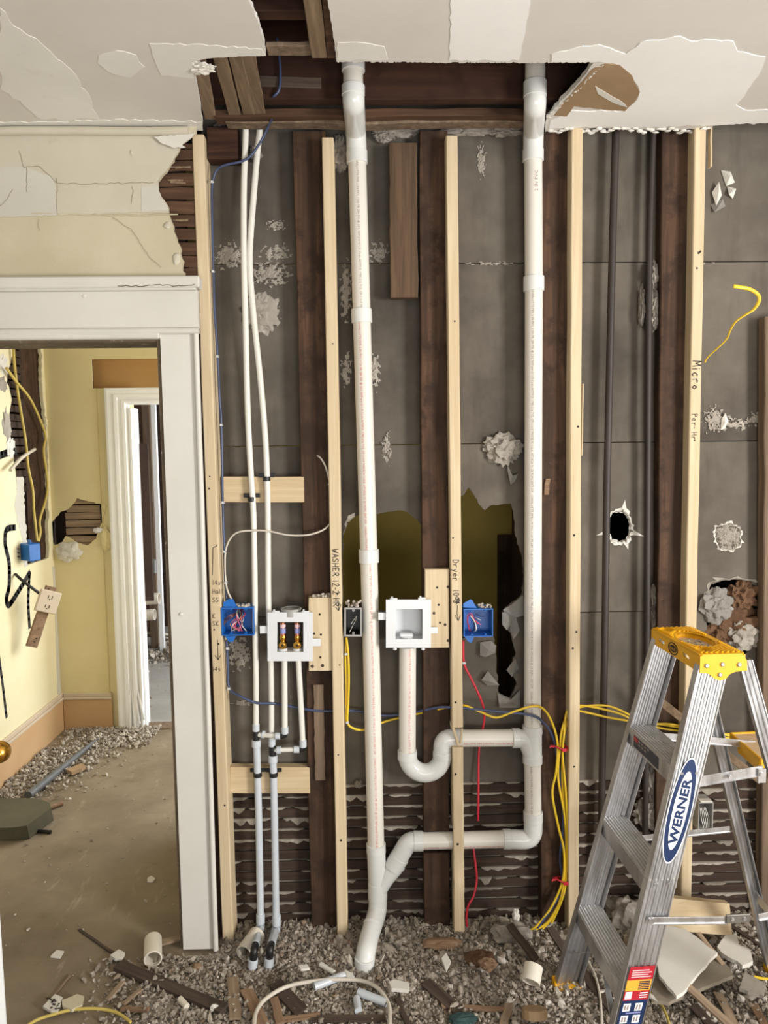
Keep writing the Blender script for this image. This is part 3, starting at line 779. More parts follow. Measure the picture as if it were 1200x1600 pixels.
o4 = [(XL, z3 - .0015)] + lB + lD + [(XR, z3 - .0015), (XR, z4), (XL, z4)]
part('board', brow(o4, None, 0.002), 'board', back)
# lath strips: rows 41 mm apart, each in two lengths
row = 0; zz = z4 - 0.02
while zz > -0.03:
    split = random.choice((-0.12, 0.29, 0.71)) + 0.01
    for (xa, xb) in ((XL, split - 0.002), (split + 0.002, XR)):
        m = MB(); lumber(m, (xa, YL + 0.004, zz + random.uniform(-.001, .001)), (xb, YL + 0.004 + random.uniform(0, .003), zz + random.uniform(-.001, .001)), 0.033, 0.007, EZ, EY, 10, 0.0012, 0.001)
        part('lath', m, 'lath', back)
    zz -= 0.0408; row += 1
m = MB(); m.box((0.6, YL + 0.022, z4 / 2), ((XR - XL) / 2, 0.006, z4 / 2 + .02), 0.001); part('plaster_backing', m, 'key', back)
# plaster keys squeezed through the gaps, slumped over the lath below
m = MB(); rk = random.Random(11)
for r_ in range(row + 1):
    zg = z4 - 0.0408 * r_; x = XL
    while x < 1.6:
        L_ = rk.uniform(0.05, 0.22)
        if rk.random() < 0.8:
            n = max(3, int(L_ / 0.012)); vs = []; fs = []; ph = rk.random() * 9
            droop = rk.choice((0.005, 0.010, 0.016, 0.026)) 
            for i in range(n + 1):
                xx = x + L_ * i / n; e = max(0.0, math.sin(PI * i / n)) ** 0.4
                d_ = (0.002 + droop * abs(mnoise.noise(Vector((xx * 22 + ph, r_, 0))))) * e * 1.7
                o_ = (0.003 + 0.007 * abs(mnoise.noise(Vector((xx * 30, r_ + 3, 1))))) * e
                vs += [Vector((xx, YL + 0.010, zg + 0.0035 * e)), Vector((xx, YL - o_, zg + 0.003 * e)), Vector((xx, YL - o_ * 0.8, zg - d_)), Vector((xx, YL + 0.002, zg - d_ - 0.002 * e))]
            for i in range(n):
                for k in range(3): a = i * 4 + k; fs.append((a, a + 4, a + 5, a + 1))
            m.add(vs, fs)
        x += L_ + rk.uniform(0.0, 0.05)
part('plaster_keys', m, 'key', back, 'stuff')
# crusts, scuffs and torn rims that belong to the boards
for i, (px, py, wp, hp) in enumerate([(358, 400, 56, 52), (420, 428, 90, 44), (408, 490, 62, 74), (432, 352, 40, 18), (432, 395, 70, 40), (541, 455, 26, 110), (541, 575, 20, 70), (592, 395, 34, 40), (586, 580, 22, 66), (700, 690, 4, 4), (1142, 662, 96, 34), (1116, 655, 44, 50), (1080, 412, 110, 8), (1180, 655, 40, 26), (372, 1020, 56, 70), (770, 412, 110, 8), (752, 250, 18, 60), (604, 700, 20, 60), (385, 1098, 60, 12)]):
    m = crust(MB(), px, py, wp, hp, YB, 0.005, i + 1, cut=(0.25 if wp > 60 and i not in (0, 1, 2) else 0.1))
    if len(m.f) > 3: part('plaster_smear', m, 'crust', back)
def rim(pts, wd, name, mat='gypsum'):
    m = MB(); P3 = [atY(a, b, YB) for a, b in pts]
    c = sum(P3, Vector()) / len(P3); n = len(P3); W = sz(wd, YB); vs = []; fs = []
    closed = (P3[0] - P3[-1]).length < 4 * W
    for k, p in enumerate(P3):
        d = (p - c).normalized(); o = W * random.uniform(.25, 1.3) * (1 + (2.2 if random.random() < .08 else 0))
        lift = random.uniform(.001, .007)
        vs += [p - d * W * random.uniform(.0, .35) + Vector((0, .004, 0)), p + d * o * .35 + Vector((0, -lift, 0)), p + d * o + Vector((0, -random.uniform(.0005, .003), 0))]
    for k in range(n if closed else n - 1):
        a, b = 3 * k, 3 * ((k + 1) % n)
        fs += [(a, b, b + 1, a + 1), (a + 1, b + 1, b + 2, a + 2)]
    m.add(vs, fs)
    return part(name, m, mat, back)
rim(jag(holeC, 0.4, 2.2, rnd), 7, 'torn_rim')
rim(jag([(1119, 824), (1140, 818), (1155, 826), (1156, 850), (1145, 859), (1124, 856), (1118, 840)], .6, 2.4, rnd), 4, 'torn_rim')
m = crust(MB(), 1138, 838, 40, 44, YB, 0.006, 31, cut=-0.4); part('plaster_plug', m, 'crust', back, None, 'round pale plaster plug filling an old hole')
rim(jag([(1102, 935), (1112, 910), (1150, 904), (1182, 910), (1190, 935)], 1, 5, rnd, False), 6, 'torn_rim', 'crust')
rim(jag([(556, 806), (542, 816), (537, 838)], 1, 3, rnd, False), 5, 'torn_rim')
def flap(pts, Y, tilt, mat, name='paper_flap'):
    m = MB(); P3 = [atY(a, b, Y) for a, b in pts]; c = sum(P3, Vector()) / len(P3)
    n = len(P3); V = [c + Vector((0, -0.012, 0))] + [p + Vector((0, random.uniform(-tilt, tilt), 0)) for p in P3]
    B_ = [p + Vector((0, 0.003, 0)) for p in V]
    f = [(0, 1 + k, 1 + (k + 1) % n) for k in range(n)]
    f += [tuple(i + n + 1 for i in t[::-1]) for t in f]
    f += [(1 + k, 1 + k + n + 1, 1 + (k + 1) % n + n + 1, 1 + (k + 1) % n) for k in range(n)]
    m.add(V + B_, f); return part(name, m, mat, back)
flap([(786, 952), (800, 945), (818, 930), (822, 960), (806, 962), (812, 985), (802, 1000), (795, 975)], 2.595, 0.012, 'board_paper')
flap([(785, 958), (797, 952), (800, 975), (792, 985), (784, 975)], 2.59, 0.01, 'board_paper')
flap([(750, 1004), (768, 1002), (776, 1010), (774, 1020), (758, 1026), (750, 1024)], 2.59, 0.008, 'board_paper')
flap([(752, 1062), (762, 1048), (780, 1070), (762, 1072)], 2.59, 0.008, 'board_paper')
flap([(806, 1030), (812, 1045), (800, 1058), (792, 1048)], 2.595, 0.01, 'board_paper')
flap([(778, 1084), (800, 1092), (812, 1078), (812, 1105), (780, 1105)], 2.595, 0.01, 'board_paper')
flap([(792, 722), (800, 745), (810, 740), (805, 752), (798, 758), (794, 742)], 2.595, 0.006, 'board_paper')
flap([(1113, 300), (1122, 285), (1128, 305), (1118, 322)], 2.595, 0.01, 'gypsum')
flap([(1128, 265), (1142, 268), (1148, 285), (1136, 290)], 2.595, 0.01, 'gypsum')
flap([(1138, 290), (1150, 295), (1146, 310), (1138, 305)], 2.595, 0.01, 'gypsum')
flap([(1112, 318), (1128, 312), (1134, 322), (1116, 332)], 2.595, 0.01, 'board_paper')
flap([(1127, 655), (1133, 645), (1138, 658), (1132, 670), (1126, 672)], 2.6, 0.004, 'gypsum')
# insulation and rubble stuck high on the boards
def lump(name, px, py, rpx, rpz, Y, mat, seed, ry=0.02, rough=0.5, freq=2.6, sub=2, parent=back):
    m = MB()
    m.blob(atY(px, py, Y), (sz(rpx, Y), ry, sz(rpz, Y)), seed, rough, freq, sub)
    return part(name, m, mat, parent)
lump('plaster_lump', 785, 702, 27, 22, 2.60, 'crust', 3, 0.03, 0.7, 3.5, 3)
lump('plaster_lump', 408, 488, 24, 26, 2.604, 'crust', 4, 0.01, 0.8, 3.5, 3)
for i, (px, py, a, b) in enumerate([(736, 202, 40, 8), (790, 205, 26, 7), (620, 205, 30, 9), (532, 240, 12, 24), (602, 210, 16, 10), (1090, 203, 12, 6), (400, 240, 8, 10), (343, 203, 10, 8)]):
    lump('stuck_fluff', px, py, a, b, 2.585, 'fluff', i + 10, 0.02, 0.7, 3.2, 3)
for i, (px, py, a, b) in enumerate([(1020, 432, 8, 20), (1021, 478, 8, 24), (1021, 500, 7, 16), (1002, 480, 4, 30), (1022, 935, 7, 22), (1023, 965, 6, 18), (1018, 1220, 8, 40), (1012, 1272, 22, 24), (560, 1225, 6, 5)]):
    lump('stuck_fluff', px, py, a, b, 2.585, 'fluff', i + 30, 0.018, 0.7, 3.2, 3)
# wads stuffed into the broken hole at the right
lump('paper_wad', 1120, 945, 24, 26, 2.60, 'board_paper', 51, 0.03, 0.6, 2.6, 3)
lump('paper_wad', 1142, 975, 42, 34, 2.625, 'wad_brown', 52, 0.04, 0.8, 2.4, 3)
lump('paper_wad', 1160, 930, 22, 22, 2.61, 'wad_brown', 53, 0.03, 0.8, 3.0, 3)
lump('plaster_lump', 1160, 992, 24, 24, 2.60, 'crust', 54, 0.03, 0.6, 3.0, 3)
lump('paper_wad', 1122, 1010, 14, 26, 2.60, 'wad_brown', 55, 0.03, 0.7, 3.0, 2)

# ---- rooms behind: closet seen through the holes, hall, far room
mb = MB(); mb.box((0.09, 3.46, 1.4), (0.75, 0.03, 1.4), 0.001); struct('wall_closet', mb, 'olive_wall')
mb = MB(); zt_ = atY(790, 838, 3.37).z; mb.box((atY(780, 900, 3.37).x + .10, 3.40, zt_ / 2), (0.10, 0.028, zt_ / 2), 0.003); struct('trim_2', mb, 'old_wood')
mb = MB(); mb.box((1.34, 3.46, 1.4), (0.49, 0.03, 1.4), 0.001); struct('wall_void_dark', mb, 'attic')  # added dark wall, coloured to stand in for the black void
mb = MB(); mb.box((1.82, 3.0, 1.4), (0.03, 0.42, 1.4), 0.001); struct('wall_void_right', mb, 'attic')  # added unseen side closing off the dark void
mb = MB(); mb.box((0.66, 3.05, 1.4), (0.015, 0.30, 1.4), 0.001); struct('wall_void_divider', mb, 'attic')  # added partition keeping closet light out of the dark void
mb = MB(); mb.box((-0.66, 3.05, 1.4), (0.03, 0.44, 1.4), 0.001); struct('wall_hall_right', mb, 'yellow_wall')
mb = MB(); mb.box((-0.4, 4.9, 2.86), (2.4, 2.26, 0.04), 0.001); struct('ceiling_hall', mb, 'ceiling')
area('closet_fill', (-0.3, 3.0, 2.6), (0.0, 3.45, 1.0), 0.4, 0.4, 1.4, (1.0, 0.95, 0.85))  # added fill lamp that lifts the olive wall; no source of its own
# hall left wall with its broken-out strip
hole_h = onX(jag([(22, 540), (18, 560), (10, 590), (18, 625), (14, 660), (10, 690), (22, 715), (25, 745), (30, 790), (36, 850), (40, 884), (55, 879), (76, 872), (76, 750), (74, 700), (70, 640), (66, 600), (64, 520), (22, 520)], 1.2, 7, rnd), HX)
mb = MB(); slabX(mb, [(2.66, 0), (HY + .02, 0), (HY + .02, 2.82), (2.66, 2.82)], [hole_h], HX, 0.02)
hwl = struct('wall_hall_left', mb, 'yellow_wall')
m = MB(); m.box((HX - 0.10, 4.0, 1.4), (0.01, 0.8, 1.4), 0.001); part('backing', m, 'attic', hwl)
m = MB(); a = atX(53, 545, HX - .035); b = atX(54, 880, HX - .035); lumber(m, (HX - .05, 4.445, 2.8), (HX - .05, 4.445, 0.1), 0.25, 0.05, EY, EX, 8, .002); part('stud', m, 'old_wood', hwl)
z_ = 2.36
while z_ > 1.55:
    m = MB(); ya = atX(8, 640, HX).y; lumber(m, (HX - .016, ya - .2, z_), (HX - .016, 4.32, z_ + random.uniform(-.004, .004)), 0.036, 0.007, EZ, EX, 4, .0015); part('lath', m, 'lath', hwl); z_ -= 0.045
for i, (px, py, a_, b_) in enumerate([(6, 570, 6, 20), (10, 665, 8, 26), (16, 700, 8, 18), (4, 600, 6, 12)]):
    m = MB(); m.blob(atX(px, py, HX) + Vector((-0.004, 0, 0)), (0.010, 0.05, sz(b_, 4.0)), i + 70, 0.7, 3, 2); part('broken_plaster', m, ('gypsum', 'crust')[i % 2], hwl)
m = MB(); slabX(m, onX(jag([(24, 745), (36, 745), (44, 884), (38, 886), (34, 840), (22, 790), (27, 770)], 1.2, 5, rnd), HX), None, HX + .001, .01); part('undercoat', m, 'plaster_pale', hwl)
m = MB(); slabX(m, onX([(82, 885), (95, 885), (108, 1085), (90, 1085), (86, 960)], HX + .001), None, HX + .002, .003); part('undercoat', m, 'plaster_pale', hwl)
def spray(pts, wd):
    m = MB(); P3 = catmull([atX(a, b, HX) for a, b in pts], 5); ribbon(m, P3, EX, wd, 0.0012); part('spray_line', m, 'spray', hwl)
spray([(23, 824), (10, 828), (8, 850), (14, 880), (14, 915), (10, 935), (14, 945), (28, 925), (46, 895)], .035)
spray([(-6, 714), (10, 708), (24, 705)], .04)
spray([(46, 895), (44, 940), (46, 980)], .03)
spray([(-4, 1010), (4, 1070), (10, 1120)], .022)
# hall end wall: yellow, header niche above the white door, hole with lath
pz = lambda px, py: (atY(px, py, HY).x, atY(px, py, HY).z)
hole_e = onY(jag([(93, 800), (104, 797), (112, 790), (120, 778), (136, 783), (166, 790), (164, 803), (156, 824), (150, 842), (136, 852), (120, 848), (102, 838), (96, 850), (84, 852), (80, 836), (80, 818)], 1.0, 5, rnd), HY)
xd = pz(203, 700)[0]; xn = pz(143, 565)[0]; zn = pz(143, 561)[1]; zd = pz(220, 606)[1]
out = [(HX, 0), (xn + .02, 0), (xn + .02, zd), (xn, zd), (xn, zn), (-0.6, zn), (-0.6, 2.82), (HX, 2.82)]
mb = MB(); slabY(mb, out, [hole_e], HY, 0.010); hwe = struct('wall_hall_back', mb, 'yellow_deep')
m = MB(); m.box(((xn + xd) / 2 + .01, HY + .05, zd / 2), ((xd - xn) / 2 - .006, .045, zd / 2), .001); part('wall_return', m, 'yellow_deep', hwe)
m = MB(); m.box((-1.16, HY + 0.10, (zn + zd) / 2), (0.56, 0.008, (zn - zd) / 2 + .03), 0.001); part('niche_back', m, 'tan_paint', hwe)
m = MB(); m.box((-1.16, HY + 0.055, zn + .006), (0.56, 0.045, 0.005), 0.001); part('niche_soffit', m, 'tan_paint', hwe)
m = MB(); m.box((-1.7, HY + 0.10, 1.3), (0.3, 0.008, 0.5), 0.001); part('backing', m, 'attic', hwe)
zz = pz(120, 783)[1]
for i in range(8):
    m = MB(); lumber(m, (pz(88, 800)[0] + (0.06 if i < 2 else .05), HY + .014, zz), (pz(168, 800)[0], HY + .014, zz + random.uniform(-.004, .004)), 0.042, 0.006, EZ, EY, 4, .0015); part('lath', m, 'stick_pale', hwe); zz -= 0.0475
m = MB(); m.blob(Vector((pz(108, 858)[0], HY - .01, pz(108, 862)[1])), (0.075, 0.02, 0.06), 80, 0.5, 2, 3); part('broken_plaster', m, 'gypsum', hwe)
m = MB(); m.blob(Vector((pz(166, 842)[0], HY - .008, pz(166, 842)[1])), (0.03, 0.012, 0.07), 81, 0.5, 2, 2); part('broken_plaster', m, 'yellow_deep', hwe)
m = MB(); m.blob(Vector((pz(154, 828)[0], HY - .008, pz(154, 828)[1])), (0.03, 0.012, 0.016), 82, 0.5, 2, 2); part('broken_plaster', m, 'white_plastic', hwe)
m = MB(); m.blob(Vector((pz(72, 662)[0], HY - .02, pz(72, 662)[1])), (0.02, 0.01, 0.04), 83, 0.5, 2, 2); part('broken_plaster', m, 'yellow_wall', hwe)
# baseboards
def baseboard(name, a, b, nrm, h=0.235):
    a = Vector(a); b = Vector(b); d = (b - a); L = d.length; d.normalize(); n = Vector(nrm); c = (a + b) / 2
    m = MB(); m.box(c + n * .009 + EZ * (h / 2 - .02), (L / 2, .009, h / 2 - .02), .002, (d, n, EZ)); r = struct(name, m, 'tan_base')
    m = MB(); m.box(c + n * .012 + EZ * (h - .032), (L / 2, .012, .008), .003, (d, n, EZ)); m.box(c + n * .007 + EZ * (h - .012), (L / 2, .007, .012), .004, (d, n, EZ)); part('cap_moulding', m, 'base_cap', r)
    return r
baseboard('baseboard_left', (HX, 2.7, 0), (HX, HY, 0), (1, 0, 0))
baseboard('baseboard_back', (HX + .02, HY, 0), (pz(176, 1100)[0], HY, 0), (0, -1, 0))
# white fluted casing of the far door
xc0 = pz(166, 620)[0]; xc1 = pz(205, 700)[0]
m = MB(); c0 = Vector((xc0, HY - .03, 0))
prof = [(0, 0.03), (0, -0.002), (0.014, -0.006), (0.05, -0.004), (0.055, -0.012), (0.075, -0.012), (0.08, -0.004), (0.10, -0.004), (0.105, -0.014), (0.122, -0.014), (0.127, -0.006), (0.135, 0.0), (xc1 - xc0, 0.0), (xc1 - xc0, 0.03)]
top_z = zd - .002
vs = [Vector((xc0 + a, HY - .03 + b, 0.002)) for a, b in prof] + [Vector((xc0 + a, HY - .03 + b, top_z - a * 0.72)) for a, b in prof]; n = len(prof)
m.add(vs, [(i, (i + 1) % n, (i + 1) % n + n, i + n) for i in range(n)] + [tuple(range(n))[::-1], tuple(range(n, 2 * n))])
d2 = struct('door_2', m, 'white_casing')
m = MB()
vs = [Vector((xc0 + a, HY - .03 + b, top_z - a * 0.72)) for a, b in prof] + [Vector((-0.7, HY - .03 + b, top_z - a * 0.72)) for a, b in prof]
m.add(vs, [(i, i + n, (i + 1) % n + n, (i + 1) % n) for i in range(n)] + [tuple(range(n)), tuple(range(n, 2 * n))[::-1]]); part('head_casing', m, 'white_casing', d2)
m = MB(); m.box((xc1 + .012, HY + .03, top_z / 2 - .06), (.009, .07, top_z / 2 - .06), .003); m.box((xc1 + .026, HY + .01, top_z / 2 - .06), (.005, .02, top_z / 2 - .06), .002); part('side_jamb', m, 'white_casing', d2)
for k in range(4):                                    # strips of the casing splaying out at its foot
    m = MB(); q0 = pz(203 + 1.5 * k, 1000); q1 = pz(208 + 7 * k, 1138 - 6 * k)
    P3 = [Vector((q0[0] - .004, HY - .028, q0[1] + .25)), Vector((q0[0] + .001, HY - .030, q0[1])), Vector(((q0[0] * .65 + q1[0] * .35), HY - .035, q0[1] * .45 + q1[1] * .55)), Vector((q1[0], HY - .05, q1[1]))]
    P3 = catmull(P3, 4)
    for a, b in zip(P3[:-1], P3[1:]): lumber(m, a, b, .012, .006, EX, EY, 1, 0)
    part('split_strip', m, 'white_casing', d2)
# far room
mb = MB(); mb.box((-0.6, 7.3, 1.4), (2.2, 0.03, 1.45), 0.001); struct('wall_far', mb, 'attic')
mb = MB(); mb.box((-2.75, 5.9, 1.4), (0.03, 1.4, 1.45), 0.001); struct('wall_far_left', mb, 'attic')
for i, (px, wd, Y, mat, lbl) in enumerate([(206, .06, 5.6, 'grey_wood', 'greyish stud just inside the far door'), (222, .16, 6.9, 'old_wood', 'broad dark stud in the room beyond the far door'), (236, .07, 6.5, 'grey_wood', 'brown stud in the far room beside the pale strip')]):
    q = atY(px, 800, Y); m = MB(); lumber(m, (q.x, Y, 0), (q.x, Y, 2.8), wd, .09, EX, EY, 8, .003); solo('far_stud', m, mat, lbl, 'stud')
q = atY(246, 800, 6.3); m = MB(); m.box((q.x, 6.3, 1.10), (.02, .02, 1.10), .002); solo('pale_strip', m, 'white_casing', 'tall pale upright strip in the far room beside the door edge', 'trim')
for i, (py, px1, lbl) in enumerate([(935, 249, 'upper white pipe end poking out beyond the far door'), (960, 242, 'lower white pipe end poking out beyond the far door')]):
    a = atY(190, py + 3, 5.7); b = atY(px1, py, 5.7); m = MB(); m.pipe(a, b, .045, .040, 16); solo('far_pipe', m, 'pvc', lbl, 'pipe', 'white pipe ends beyond the far door')
q = atY(230, 885, 6.41); m = MB(); m.box(q, (.09, .05, .06), .01); solo('grey_block', m, 'grey_plastic', 'small pale block fixed high in the far room above the white pipes', 'block')
q = atZ(236, 1000, .05); m = MB(); m.tube(catmull([q + Vector((-.25 + .1 * math.cos(t), .1 * math.sin(t), .06 + .1 * math.sin(t * .5))) for t in np.linspace(0, 5, 12)] + [q + Vector((.3, .1, .0))], 4), .014, 8); solo('loose_hose', m, 'cable_white', 'pale curved hose lying on the far room floor', 'hose')

# ================================================================== FRAMING
def new_stud(l0, l1, wpx, label, top=None, d=0.088, cuts=None):
    """a pale 2x4 on edge between two left-edge sight points (top, bottom)"""
    a = atY(l0[0], l0[1], YS); b = atY(l1[0], l1[1], YS); wd = 0.038
    dirv = (b - a).normalized(); b = a + (b - a) * ((a.z + 0.0) / (a.z - b.z))
    t = thing('wall_stud', label, 'stud', (b.x + wd / 2, YS + d / 2, 0), None)
    o = Vector((wd / 2, d / 2, 0)); top_ = a
    for (yt, yb, f0, f1) in (cuts or []):                # notches: f0..f1 is what is left of the depth
        zt_, zb_ = atY(700, yt, YS).z, atY(700, yb, YS).z
        p = a.lerp(b, (a.z - zt_) / (a.z - b.z)); q = a.lerp(b, (a.z - zb_) / (a.z - b.z))
        m = MB(); lumber(m, top_ + o, p + o, wd, d, EX, EY, 10, 0.0008, 0.003); part('stud_body', m, 'pine', t)
        k = Vector((wd / 2, (f0 + f1) / 2, 0)); m = MB(); lumber(m, p + k, q + k, wd, f1 - f0, EX, EY, 2, 0.0005, 0.002); part('notch_web', m, 'pine', t)
        top_ = q
    m = MB(); lumber(m, top_ + o, b + o, wd, d, EX, EY, 14, 0.0008, 0.003); part('stud_body', m, 'pine', t)
    rr = random.Random(int(l0[0]))
    for k in range(5):
        z = rr.uniform(0.3, 2.6); p = a.lerp(b, (a.z - z) / (a.z - b.z)) + Vector((wd * rr.uniform(.25, .75), -0.0006, 0))
        m = MB(); m.tube([p + Vector((0, .002, 0)), p], rr.uniform(.0025, .0045), 10, True, False); part('knot', m, 'nail', t)
    return t, a, b
s1, s1a, s1b = new_stud((300, 210), (348, 1482), 18, 'pale new stud beside the door casing, with small marker notes')
s2, s2a, s2b = new_stud((503, 215), (527, 1475), 18, 'pale new stud marked WASHER between the white valve box and the small black box')
s3, s3a, s3b = new_stud((697, 212), (710, 1475), 18, 'pale new stud marked Dryer beside the right blue box', cuts=[(1137, 1168, .078, .088), (1297, 1331, 0, .012)])
s4, s4a, s4b = new_stud((893, 193), (888, 1420), 18, 'pale new stud with yellow cables strapped to it, left of the ladder')
s5, s5a, s5b = new_stud((1086, 188), (1064, 1400), 18, 'pale new stud marked Micro, rising behind the ladder')
def write_down(st, a, b, py, txt, h, seed, mat='ink', dx=0.5, wd=0.0018):
    p = atY(600, py, YS); q = a.lerp(b, (a.z - p.z) / (a.z - b.z)) + Vector((0.038 * (1 - dx), -0.0004, 0)) - EX * h * 0.5
    m = MB(); L = scrawl(m, txt, q, -EZ, EX, -EY, h, wd, 0.3, seed); part('marker_writing', m, mat, st); return L
write_down(s2, s2a, s2b, 857, 'WASHER 12-2 HR', 0.021, 3, wd=.0024)
write_down(s3, s3a, s3b, 876, 'Dryer   10-3', 0.020, 4, wd=.0022)
write_down(s5, s5a, s5b, 568, 'Micro', 0.028, 5, dx=.45, wd=.003)
write_down(s5, s5a, s5b, 651, 'Per- Hr', 0.019, 6, dx=.55, wd=.002)
def lines(st, pts_list, name='marker_writing', wd=0.002, Y=YS):
    m = MB()
    for pts in pts_list: ribbon(m, [atY(a, b, Y - 0.0004) for a, b in pts], -EY, wd)
    part(name, m, 'ink', st)
lines(s2, [[(528, 937), (529, 953)], [(524, 948), (529, 954), (533, 944)]])
lines(s3, [[(715, 945), (714, 958), (716, 969)], [(711, 961), (716, 970), (719, 962)], [(712, 934), (718, 942), (711, 941), (717, 934), (713, 944), (719, 938), (714, 931), (711, 938)]])
lines(s1, [[(339, 851), (339, 853), (333, 856), (332, 898)], [(340, 1000), (341, 1030)], [(336, 1024), (341, 1031), (345, 1024)]])
for py, txt in ((914, '14s'), (928, 'Hall'), (941, 'SS'), (966, 'K'), (978, 'SK'), (1049, '14s')):
    p = atY(332, py, YS - .0004); m = MB(); scrawl(m, txt, p, EX, EZ, -EY, .016, .0014, .2, py); part('marker_writing', m, 'ink', s1)
# splinter on the middle studs
m = MB(); p = atY(1109, 200, YS + .05); lumber(m, atY(1110, 190, 2.52), atY(1109, 262, 2.52), .006, .02, EX, EY, 5, .001); part('splinter', m, 'pine', s5)
m = MB(); lumber(m, atY(910, 600, 2.52), atY(908, 712, 2.51), .004, .02, EX, EY, 5, .0005); part('splinter', m, 'pine', s4)

def old_stud(l0, l1, r0, label, mat='old_wood', Y=YO, zt=None, zb=0.0, d=0.047, name='old_stud', wd=None):
    a = atY(l0[0], l0[1], Y); b = atY(l1[0], l1[1], Y); wd = wd or (atY(r0[0], r0[1], Y).x - a.x)
    s_ = (a - b) / (a.z - b.z)
    top = zt if zt is not None else 2.815
    A = b + s_ * (top - b.z); B = b + s_ * (zb - b.z)
    m = MB(); o = Vector((wd / 2, d / 2, 0)); lumber(m, A + o, B + o, wd, d, EX, EY, 16, 0.0015, .003)
    return solo(name, m, mat, label, 'stud')
old_stud((457, 205), (487, 1460), (509, 205), 'dark old stud left of the WASHER stud')
zg0 = atY(680, 1298, YO).z; zg1 = atY(680, 1333, YO).z
zt0 = atY(690, 1140, YO).z; zt1 = atY(690, 1170, YO).z
old_stud((655, 205), (663, 1460), (699, 205), 'dark old stud behind the Dryer stud, its long upper length', zb=zg0)
old_stud((655, 205), (663, 1460), (699, 205), 'short foot of the old stud below the low white drain run', zt=zg1, zb=0.0)
old_stud((846, 205), (845, 1400), (889, 205), 'dark old stud between the right vent pipe and the yellow cables')
old_stud((1034, 212), (1024, 1420), (1080, 212), 'dark old stud between the two iron pipes and the Micro stud')
old_stud((1195, 640), (1190, 1420), (1241, 640), 'brown old stud cut by the right edge of the photo', 'grey_wood', zt=2.2)
old_stud((607, 224), (610, 464), (651, 224), 'short weathered brown board hanging from the top left of the Dryer stud', 'hang_wood', 2.545, atY(600, 223, 2.545).z, atY(600, 465, 2.545).z, 0.04, 'hanging_board')
old_stud((490, 1070), (492, 1218), (506, 1070), 'short grey wooden strip nailed on the old stud under the valve box', 'grey_wood', 2.540, atY(500, 1070, 2.54).z, atY(500, 1219, 2.54).z, 0.009, 'wood_strip')
m = MB(); lumber(m, atY(856, 748, 2.546), atY(853, 773, 2.546), .017, .008, EX, EY, 3, .001); solo('wood_chip', m, 'wood_red', 'tiny pale wood chip nailed on the old stud right of the vent pipe', 'chip')
m = MB(); a = atY(327, 229, 2.565); b = atY(374, 229, 2.565); lumber(m, a, b, sz(46, 2.56), .06, EZ, EY, 4, .001); solo('wood_block', m, 'old_wood_flat', 'dark brown block at the top beside the door-side stud', 'block')
def block_flat(x0, x1, y0, y1, label, name='blocking', mat='pine_flat', Y=2.549, d=.036, grainz=False):
    a = atY(x0, (y0 + y1) / 2, Y); b = atY(x1, (y0 + y1) / 2, Y); h = atY(x0, y0, Y).z - atY(x0, y1, Y).z
    m = MB()
    if grainz:
        t_ = atY((x0 + x1) / 2, y0, Y); u_ = atY((x0 + x1) / 2, y1, Y); lumber(m, t_ + EY * d / 2, u_ + EY * d / 2, b.x - a.x, d, EX, EY, 6, .0006, .002)
    else: lumber(m, a + EY * d / 2, b + EY * d / 2, h, d, EZ, EY, 6, .0006, .002)
    c = Vector(((a.x + b.x) / 2, Y + d / 2, a.z - h / 2))
    t = thing(name, label, 'block', c); part('board', m, mat, t); return t
block_flat(349, 475, 745, 785, 'upper pale cross block between the door stud and the old stud')
block_flat(360, 484, 1199, 1240, 'lower pale cross block carrying the two grey supply pipes')
bk1 = block_flat(482, 519, 934, 1048, 'pale upright backing board right of the white valve box', 'backing_board', 'pine', 2.513, .037, True)
bk2 = block_flat(664, 702, 890, 1012, 'pale upright backing board right of the white drain box', 'backing_board', 'pine', 2.513, .037, True)
def dots(t, pts, Y, r=.004, mat='nail', name='nail_hole'):
    for px, py in pts:
        p = atY(px, py, Y); m = MB(); m.tube([p + EY * .002, p - EY * .0008], r, 10, True, False); part(name, m, mat, t)
dots(bk1, [(499.5, 960), (501.5, 991.5), (500.5, 1027), (491, 990)], 2.513)
dots(bk1, [(488, 1041), (504, 1040)], 2.513, .006, 'stick_dark', 'knot')
dots(bk2, [(683, 918), (685.5, 945), (687.5, 973)], 2.513)
dots(bk2, [(678, 958), (695.5, 976), (700, 917), (700, 1001)], 2.513, .005, 'stick_dark', 'knot')
# pipe holes and knots on other pieces are left to the grain

# ================================================================== PVC DRAIN PIPES
YP_ = 2.545; R2 = 0.0302; RF = 0.0352; YT = 2.33
PRINT = 'CHARLOTTE PIPE 2 IN PVC 1120 PR 280 PSI @ 23C NSF-pw-G U.P.Code ASTM D 1785-21a TCL CP-110-P MADE IN U.S.A. 07/14/26 01 23 PLMC EXT 55P   '
def coupling(par, name, p0, p1, ro=RF, mat='pvc_fit'):
    m = MB(); m.pipe(p0, p1, ro, R2 - .002, 22); part(name, m, mat, par)
def seg(par, p0, p1, name='pipe_segment', r=R2, mat='pvc', txt=True, turn=0.0, col='print_grey', flip=False):
    m = MB(); m.tube([p0, p1], r, 22); o = part(name, m, mat, par)
    if txt: pipe_print('pipe_print', PRINT * 5, p0, p1, r, 0.0105, col, par, turn, flip)
    return o
y_ = lambda px, py, Y=YP_: atY(px, py, Y)
st1 = thing('drain_stack', 'left white PVC drain stack dropping from the ceiling to a wye and bent foot', 'pipe', (y_(585, 1400).x, YP_, 0))
A = y_(559, 255)
topz = 3.02
tp = atY(552, 140, YT); tu = Vector((tp.x, YT, topz))
